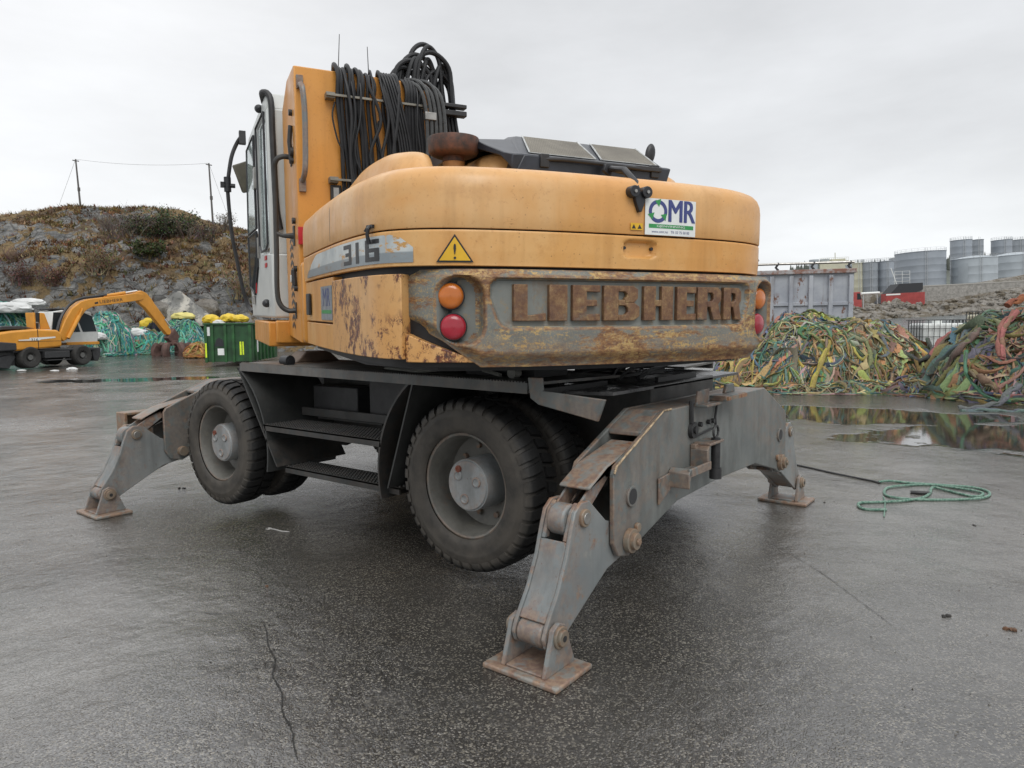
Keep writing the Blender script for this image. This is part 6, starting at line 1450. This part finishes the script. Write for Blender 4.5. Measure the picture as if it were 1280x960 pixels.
# ---------------------------------------------------------------- rope and cable on the ground
ROPE = NB('pale_green_rope', .7); ROPE.col(ROPE.mix(ROPE.rng(ROPE.noise(60, 3), .4, .6), (.06, .15, .11), (.20, .30, .24)))
def gp(l, r, z=None): return [gpx(x, y, 0)+Vector((0, 0, (z or r)*(1+.25*sin(i*2.1)))) for i, (x, y) in enumerate(l)]
mb = MB(); mb.tube(smooth_path(gp([(960, 581), (990, 582), (1010, 585), (1035, 591), (1062, 597), (1090, 602), (1100, 605)], .009), 6), .009, 7); tag(mb.build('black_cable', BLACKM), 'thin black cable leading from the far right leg to the green rope', 'cable')
mb = MB(); mb.tube(smooth_path(gp([(1098, 604), (1112, 603), (1140, 605), (1180, 608), (1215, 611), (1234, 615), (1236, 621), (1222, 625), (1185, 626), (1145, 626), (1118, 624), (1106, 619), (1108, 612), (1125, 609), (1160, 607), (1200, 612), (1228, 618), (1218, 622), (1185, 615), (1166, 611), (1162, 618), (1152, 624), (1128, 628), (1095, 629), (1076, 630), (1073, 634), (1082, 638), (1108, 639)], .011), 6), .0105, 8)
mb.tube(smooth_path(gp([(1104, 622), (1106, 628), (1106, 634), (1105, 647)], .008), 5), .005, 6); tag(mb.build('green_rope', ROPE.m), 'pale green rope lying in loose loops on the wet asphalt at right', 'rope')
mb = MB(); mb.tube(smooth_path(gp([(1138, 617), (1150, 618), (1162, 618)], .012), 5), .016, 7); tag(mb.build('splice_sleeve', BLACKM), 'dark sleeve lying inside the loops of the green rope', 'rope fitting')
mb = MB(); P_ = gp([(336, 662), (343, 663), (352, 665), (362, 666)], .006); mb.tube(P_, .006, 6); q = P_[0]; mb.tube([q+Vector((.018*cos(t*pi/5), .018*sin(t*pi/5), 0)) for t in range(11)], .005, 6); tag(mb.build('wire_hook', STEEL), 'small bent wire hook on the asphalt beneath the two wheels', 'hook')
random.seed(77)
for px, py, r, lb in ((1185, 771, .018, 'crumpled dark leaf scrap at lower right of the yard'), (1262, 786, .022, 'flat brown scrap near the right edge of the wet yard'), (1219, 657, .012, 'tiny dark pebble below the green rope'), (333, 733, .010, 'small orange pebble on the asphalt left of the near tyre'), (1029, 628, .012, 'dark pebble beside the far right pad'), (228, 611, .02, 'black gravel bit behind the front left pad')):
    b = MB(); p = gpx(px, py); 
    for k in range(3): rock(b, (p.x+random.uniform(-r, r), p.y+random.uniform(-r, r), r*.25), r*.6)
    tag(b.build('ground_scrap', plain('scrap_dirt', (.12, .06, .03) if 'orange' in lb or 'brown' in lb else (.03, .028, .025), .7)), lb, 'litter')
# ---------------------------------------------------------------- the distant excavator
A_ = Vector((7.29, 33.47, -.17)); HD = atan2(.34675, .93796)
X2 = empty('wheeled_excavator', mw=Matrix.Translation(A_) @ Matrix.Rotation(HD, 4, 'Z')); tag(X2, 'small distant yellow excavator with raised boom and hanging grab at the left edge', 'excavator', 'excavators in the yard'); EX['group'] = 'excavators in the yard'
Y2 = plain('distant_yellow_paint', (.62, .27, .03), .45, var=.15, scale=1.5); D2 = plain('distant_dark_frame', (.035, .036, .038), .6, var=.3)
def b2(mb, name, m, bev=0, par=None): return mb.build(name, m, par or X2, bev)
mb = MB(); mb.prism([(-1.3, .95), (-.5, .80), (1.63, .92), (1.67, 1.5), (1.46, 1.70), (.47, 1.75), (-.6, 1.68), (-1.4, 1.58), (-1.5, 1.2)], 0, 2.4, 'y'); BO = b2(mb, 'engine_hood', Y2, .08)
mb = MB(); mb.box((.44, -.008, .86), (.47, .0-.002, 1.74)); mb.box((-.5, -.008, 1.19), (1.6, -.002, 1.205)); b2(mb, 'panel_gap', BLACK, 0, BO)
mb = MB(); mb.prism([(-.45, 1.28), (.05, 1.30), (.05, 1.36), (1.3, 1.40), (1.3, 1.34), (.6, 1.28), (.5, 1.24), (-.45, 1.24)], -.012, -.004, 'y'); b2(mb, 'pale_stripe', STK_W, 0, BO)
v, f = text_polys('316', .16, 0, sx=1.5); mb = MB(); mb.add([(x+.28, -.014, z+1.27) for x, y, z in v], f); b2(mb, 'model_number', BLACK, 0, BO)
mb = MB(); mb.prism([(-1.55, .80), (-.55, .82), (-.55, 1.15), (-1.6, 1.25)], -.02, 2.42, 'y'); b2(mb, 'counterweight', D2, .05)
mb = MB(); mb.prism([(-1.5, 1.6), (-.9, 1.72), (.6, 1.78), (-.1, 1.90), (-.9, 1.88), (-1.4, 1.74)], .3, 2.0, 'y'); b2(mb, 'air_intake_cover', D2, .03)
mb = MB(); mb.prism([(.72, 1.74), (.70, 2.50), (.80, 2.50), (.80, 1.74)], .5, 1.0, 'y'); mb.prism([(1.0, 1.74), (1.05, 2.50), (1.25, 2.48), (1.5, 1.74)], .5, 1.0, 'y'); b2(mb, 'riser_bracket', Y2, .02)
mb = MB(); mb.prism([(.81, 1.74), (.81, 2.5), (1.04, 2.5), (1.0, 1.74)], .55, .95, 'y'); b2(mb, 'hose_bundle', BLACK)
mb = MB(); mb.tube(smooth_path([(.9, .45, 1.75), (.88, .42, 2.0), (.75, .42, 2.05)], 4), .03, 6); b2(mb, 'exhaust_stack', STEEL)
mb = MB(); mb.prism([(2.3, 1.05), (4.9, 1.05), (4.97, 1.54), (4.65, 2.35), (4.59, 2.62), (3.0, 2.68), (2.5, 2.60), (2.3, 1.8)], 1.5, 2.5, 'y'); CB = b2(mb, 'operator_cab', WHITE, .05)
mb = MB(); mb.prism([(4.05, 1.60), (4.85, 1.62), (4.62, 2.40), (4.2, 2.55), (3.7, 2.5)], 1.485, 1.498, 'y'); mb.prism([(3.05, 1.6), (3.9, 1.6), (3.62, 2.5), (3.08, 2.56)], 1.480, 1.493, 'y'); mb.prism([(2.32, 1.3), (2.98, 1.3), (2.96, 2.56), (2.5, 2.56)], 1.485, 1.498, 'y'); b2(mb, 'window', DGLASS, 0, CB)
mb = MB(); mb.box((3.1, 1.45, .95), (4.95, 2.5, 1.10)); b2(mb, 'cab_base', Y2, .02)
mb = MB(); mb.box((2.5, 1.6, 2.69), (4.2, 2.4, 2.76)); b2(mb, 'roof_hatch', BLACK, .02, CB)
BM = [(2.30, 1.45), (2.65, 2.15), (3.05, 2.72), (3.6, 3.10), (4.06, 3.24), (5.2, 3.40), (7.0, 3.66), (7.45, 3.64), (7.45, 3.34), (7.2, 3.27), (4.25, 2.86), (3.85, 2.68), (3.35, 2.12), (2.9, 1.35), (2.5, 1.15)]
mb = MB(); mb.prism(BM, .95, 1.3, 'y'); bo = b2(mb, 'boom', Y2, .03)
v, f = text_polys('LIEBHERR', .23, 0, sx=1.5); mb = MB(); a_ = radians(6.5); mb.add([(5.35+x*cos(a_)-z*sin(a_), .944, 3.19+x*sin(a_)+z*cos(a_)) for x, y, z in v], f); mb.prism([(4.35, 3.0), (4.55, 3.03), (4.55, 3.13), (4.35, 3.08)], .94, .946, 'y'); b2(mb, 'boom_lettering', BLACK, 0, bo)
mb = MB(); mb.tube(smooth_path([(2.3, 1.1, 1.6), (2.6, 1.1, 2.35), (3.1, 1.1, 2.95), (3.7, 1.1, 3.25), (4.6, 1.1, 3.40), (5.2, 1.1, 3.5)], 5), .07, 7); b2(mb, 'boom_hose', BLACK, 0, bo)
mb = MB(); mb.prism([(7.0, 3.70), (7.4, 3.82), (7.75, 3.70), (8.10, 3.36), (9.38, 1.62), (9.34, 1.36), (9.06, 1.40), (7.6, 2.9), (7.2, 3.15)], 1.0, 1.25, 'y'); st_ = b2(mb, 'stick', Y2, .03)
mb = MB(); mb.tube([(5.0, 1.12, 3.42), (6.4, 1.12, 3.66)], .08, 10); b2(mb, 'stick_cylinder', Y2, 0, bo)
mb = MB(); mb.tube([(6.4, 1.12, 3.66), (7.2, 1.12, 3.80)], .045, 8); b2(mb, 'cylinder_rod', CHROME, 0, bo)
mb = MB(); mb.tube([(8.2, 1.12, 3.2), (9.0, 1.12, 2.3)], .07, 10); b2(mb, 'bucket_cylinder', Y2, 0, st_)
mb = MB(); mb.tube([(9.0, 1.12, 2.3), (9.55, 1.12, 1.75)], .04, 8); b2(mb, 'cylinder_rod', CHROME, 0, st_)
mb = MB(); mb.tube([(2.7, .9, 1.3), (3.4, .9, 2.4)], .09, 10); mb.tube([(3.4, .9, 2.4), (3.6, .9, 2.75)], .05, 8); b2(mb, 'boom_cylinder', Y2, 0, bo)
RG = plain('rusty_grab_steel', (.10, .055, .045), .7, var=.4, scale=3)
mb = MB(); mb.prism([(9.05, 1.2), (9.6, 1.75), (9.95, 1.3), (9.8, 1.0), (9.25, 1.0)], .95, 1.3, 'y'); mb.cyl((9.55, 1.12, .75), (9.55, 1.12, 1.05), .28, 16); GB = b2(mb, 'grab', RG, .02)
for k in range(6):
    t = 2*pi*k/6+.3; c, s_ = cos(t), sin(t); mb = MB()
    pts = smooth_path([(9.55+c*.2, 1.12+s_*.2, .85), (9.55+c*.75, 1.12+s_*.75, .72), (9.55+c*.88, 1.12+s_*.88, .38), (9.55+c*.70, 1.12+s_*.70, .08), (9.55+c*.5, 1.12+s_*.5, -.0)], 4); mb.tube(pts, [.08]*4+[.21]*8+[.13]*3+[.05]*(len(pts)-15), 8, flat=1.6); b2(mb, 'grab_tine', RG, 0, GB)
mb = MB(); mb.box((-.6, .15, .72), (3.6, 2.3, .82)); mb.box((-.2, .9, .35), (2.9, 1.6, .75)); mb.box((.75, .0, .42), (2.0, .3, .72)); mb.box((.8, -.05, .30), (2.05, .25, .34)); mb.box((-.75, .3, .15), (-.45, 2.1, .75)); b2(mb, 'chassis_frame', D2, .02)
mb = MB(); mb.prism([(3.4, .8), (3.95, .82), (3.95, .45), (3.8, .15), (3.55, .2), (3.5, .5)], .3, 2.2, 'y'); b2(mb, 'stabiliser', D2, .03); mb = MB(); mb.prism([(-.45, .55), (-.72, .62), (-1.6, .5), (-1.5, .12), (-.8, .02)], .2, .5, 'y'); b2(mb, 'stabiliser', D2, .03)
mb = MB()
def w2():
    b = MB(); b.lathe([(.0, .22), (-.02, .26), (-.04, .42), (.0, .475), (.06, .49), (.26, .49), (.30, .46), (.30, .2)], (0, 0, 0), 'y', 36); b.lathe([(.35, .2), (.35, .46), (.38, .49), (.58, .49), (.62, .46), (.62, .2)], (0, 0, 0), 'y', 36); o = b.build('wheel', plain('distant_tyre', (.028, .027, .025), .8, var=.3), X2)
    for k in range(1): 
        b = MB(); b.lathe([(.0, .27), (.10, .25), (.12, .2), (.2, .18), (.2, .13), (.02, .12), (.02, .001)], (0, 0, 0), 'y', 28); b.build('hub', plain('distant_rim', (.11, .11, .105), .6), o)
    return o
o = w2(); o.location = (.07, 0, .49); o2 = copy_tree(o, X2); o2.location = (2.70, 0, .49)
for x in (.07, 2.70): o3 = copy_tree(o, X2); o3.location = (x, 2.4, .49); o3.rotation_euler = (0, 0, pi)
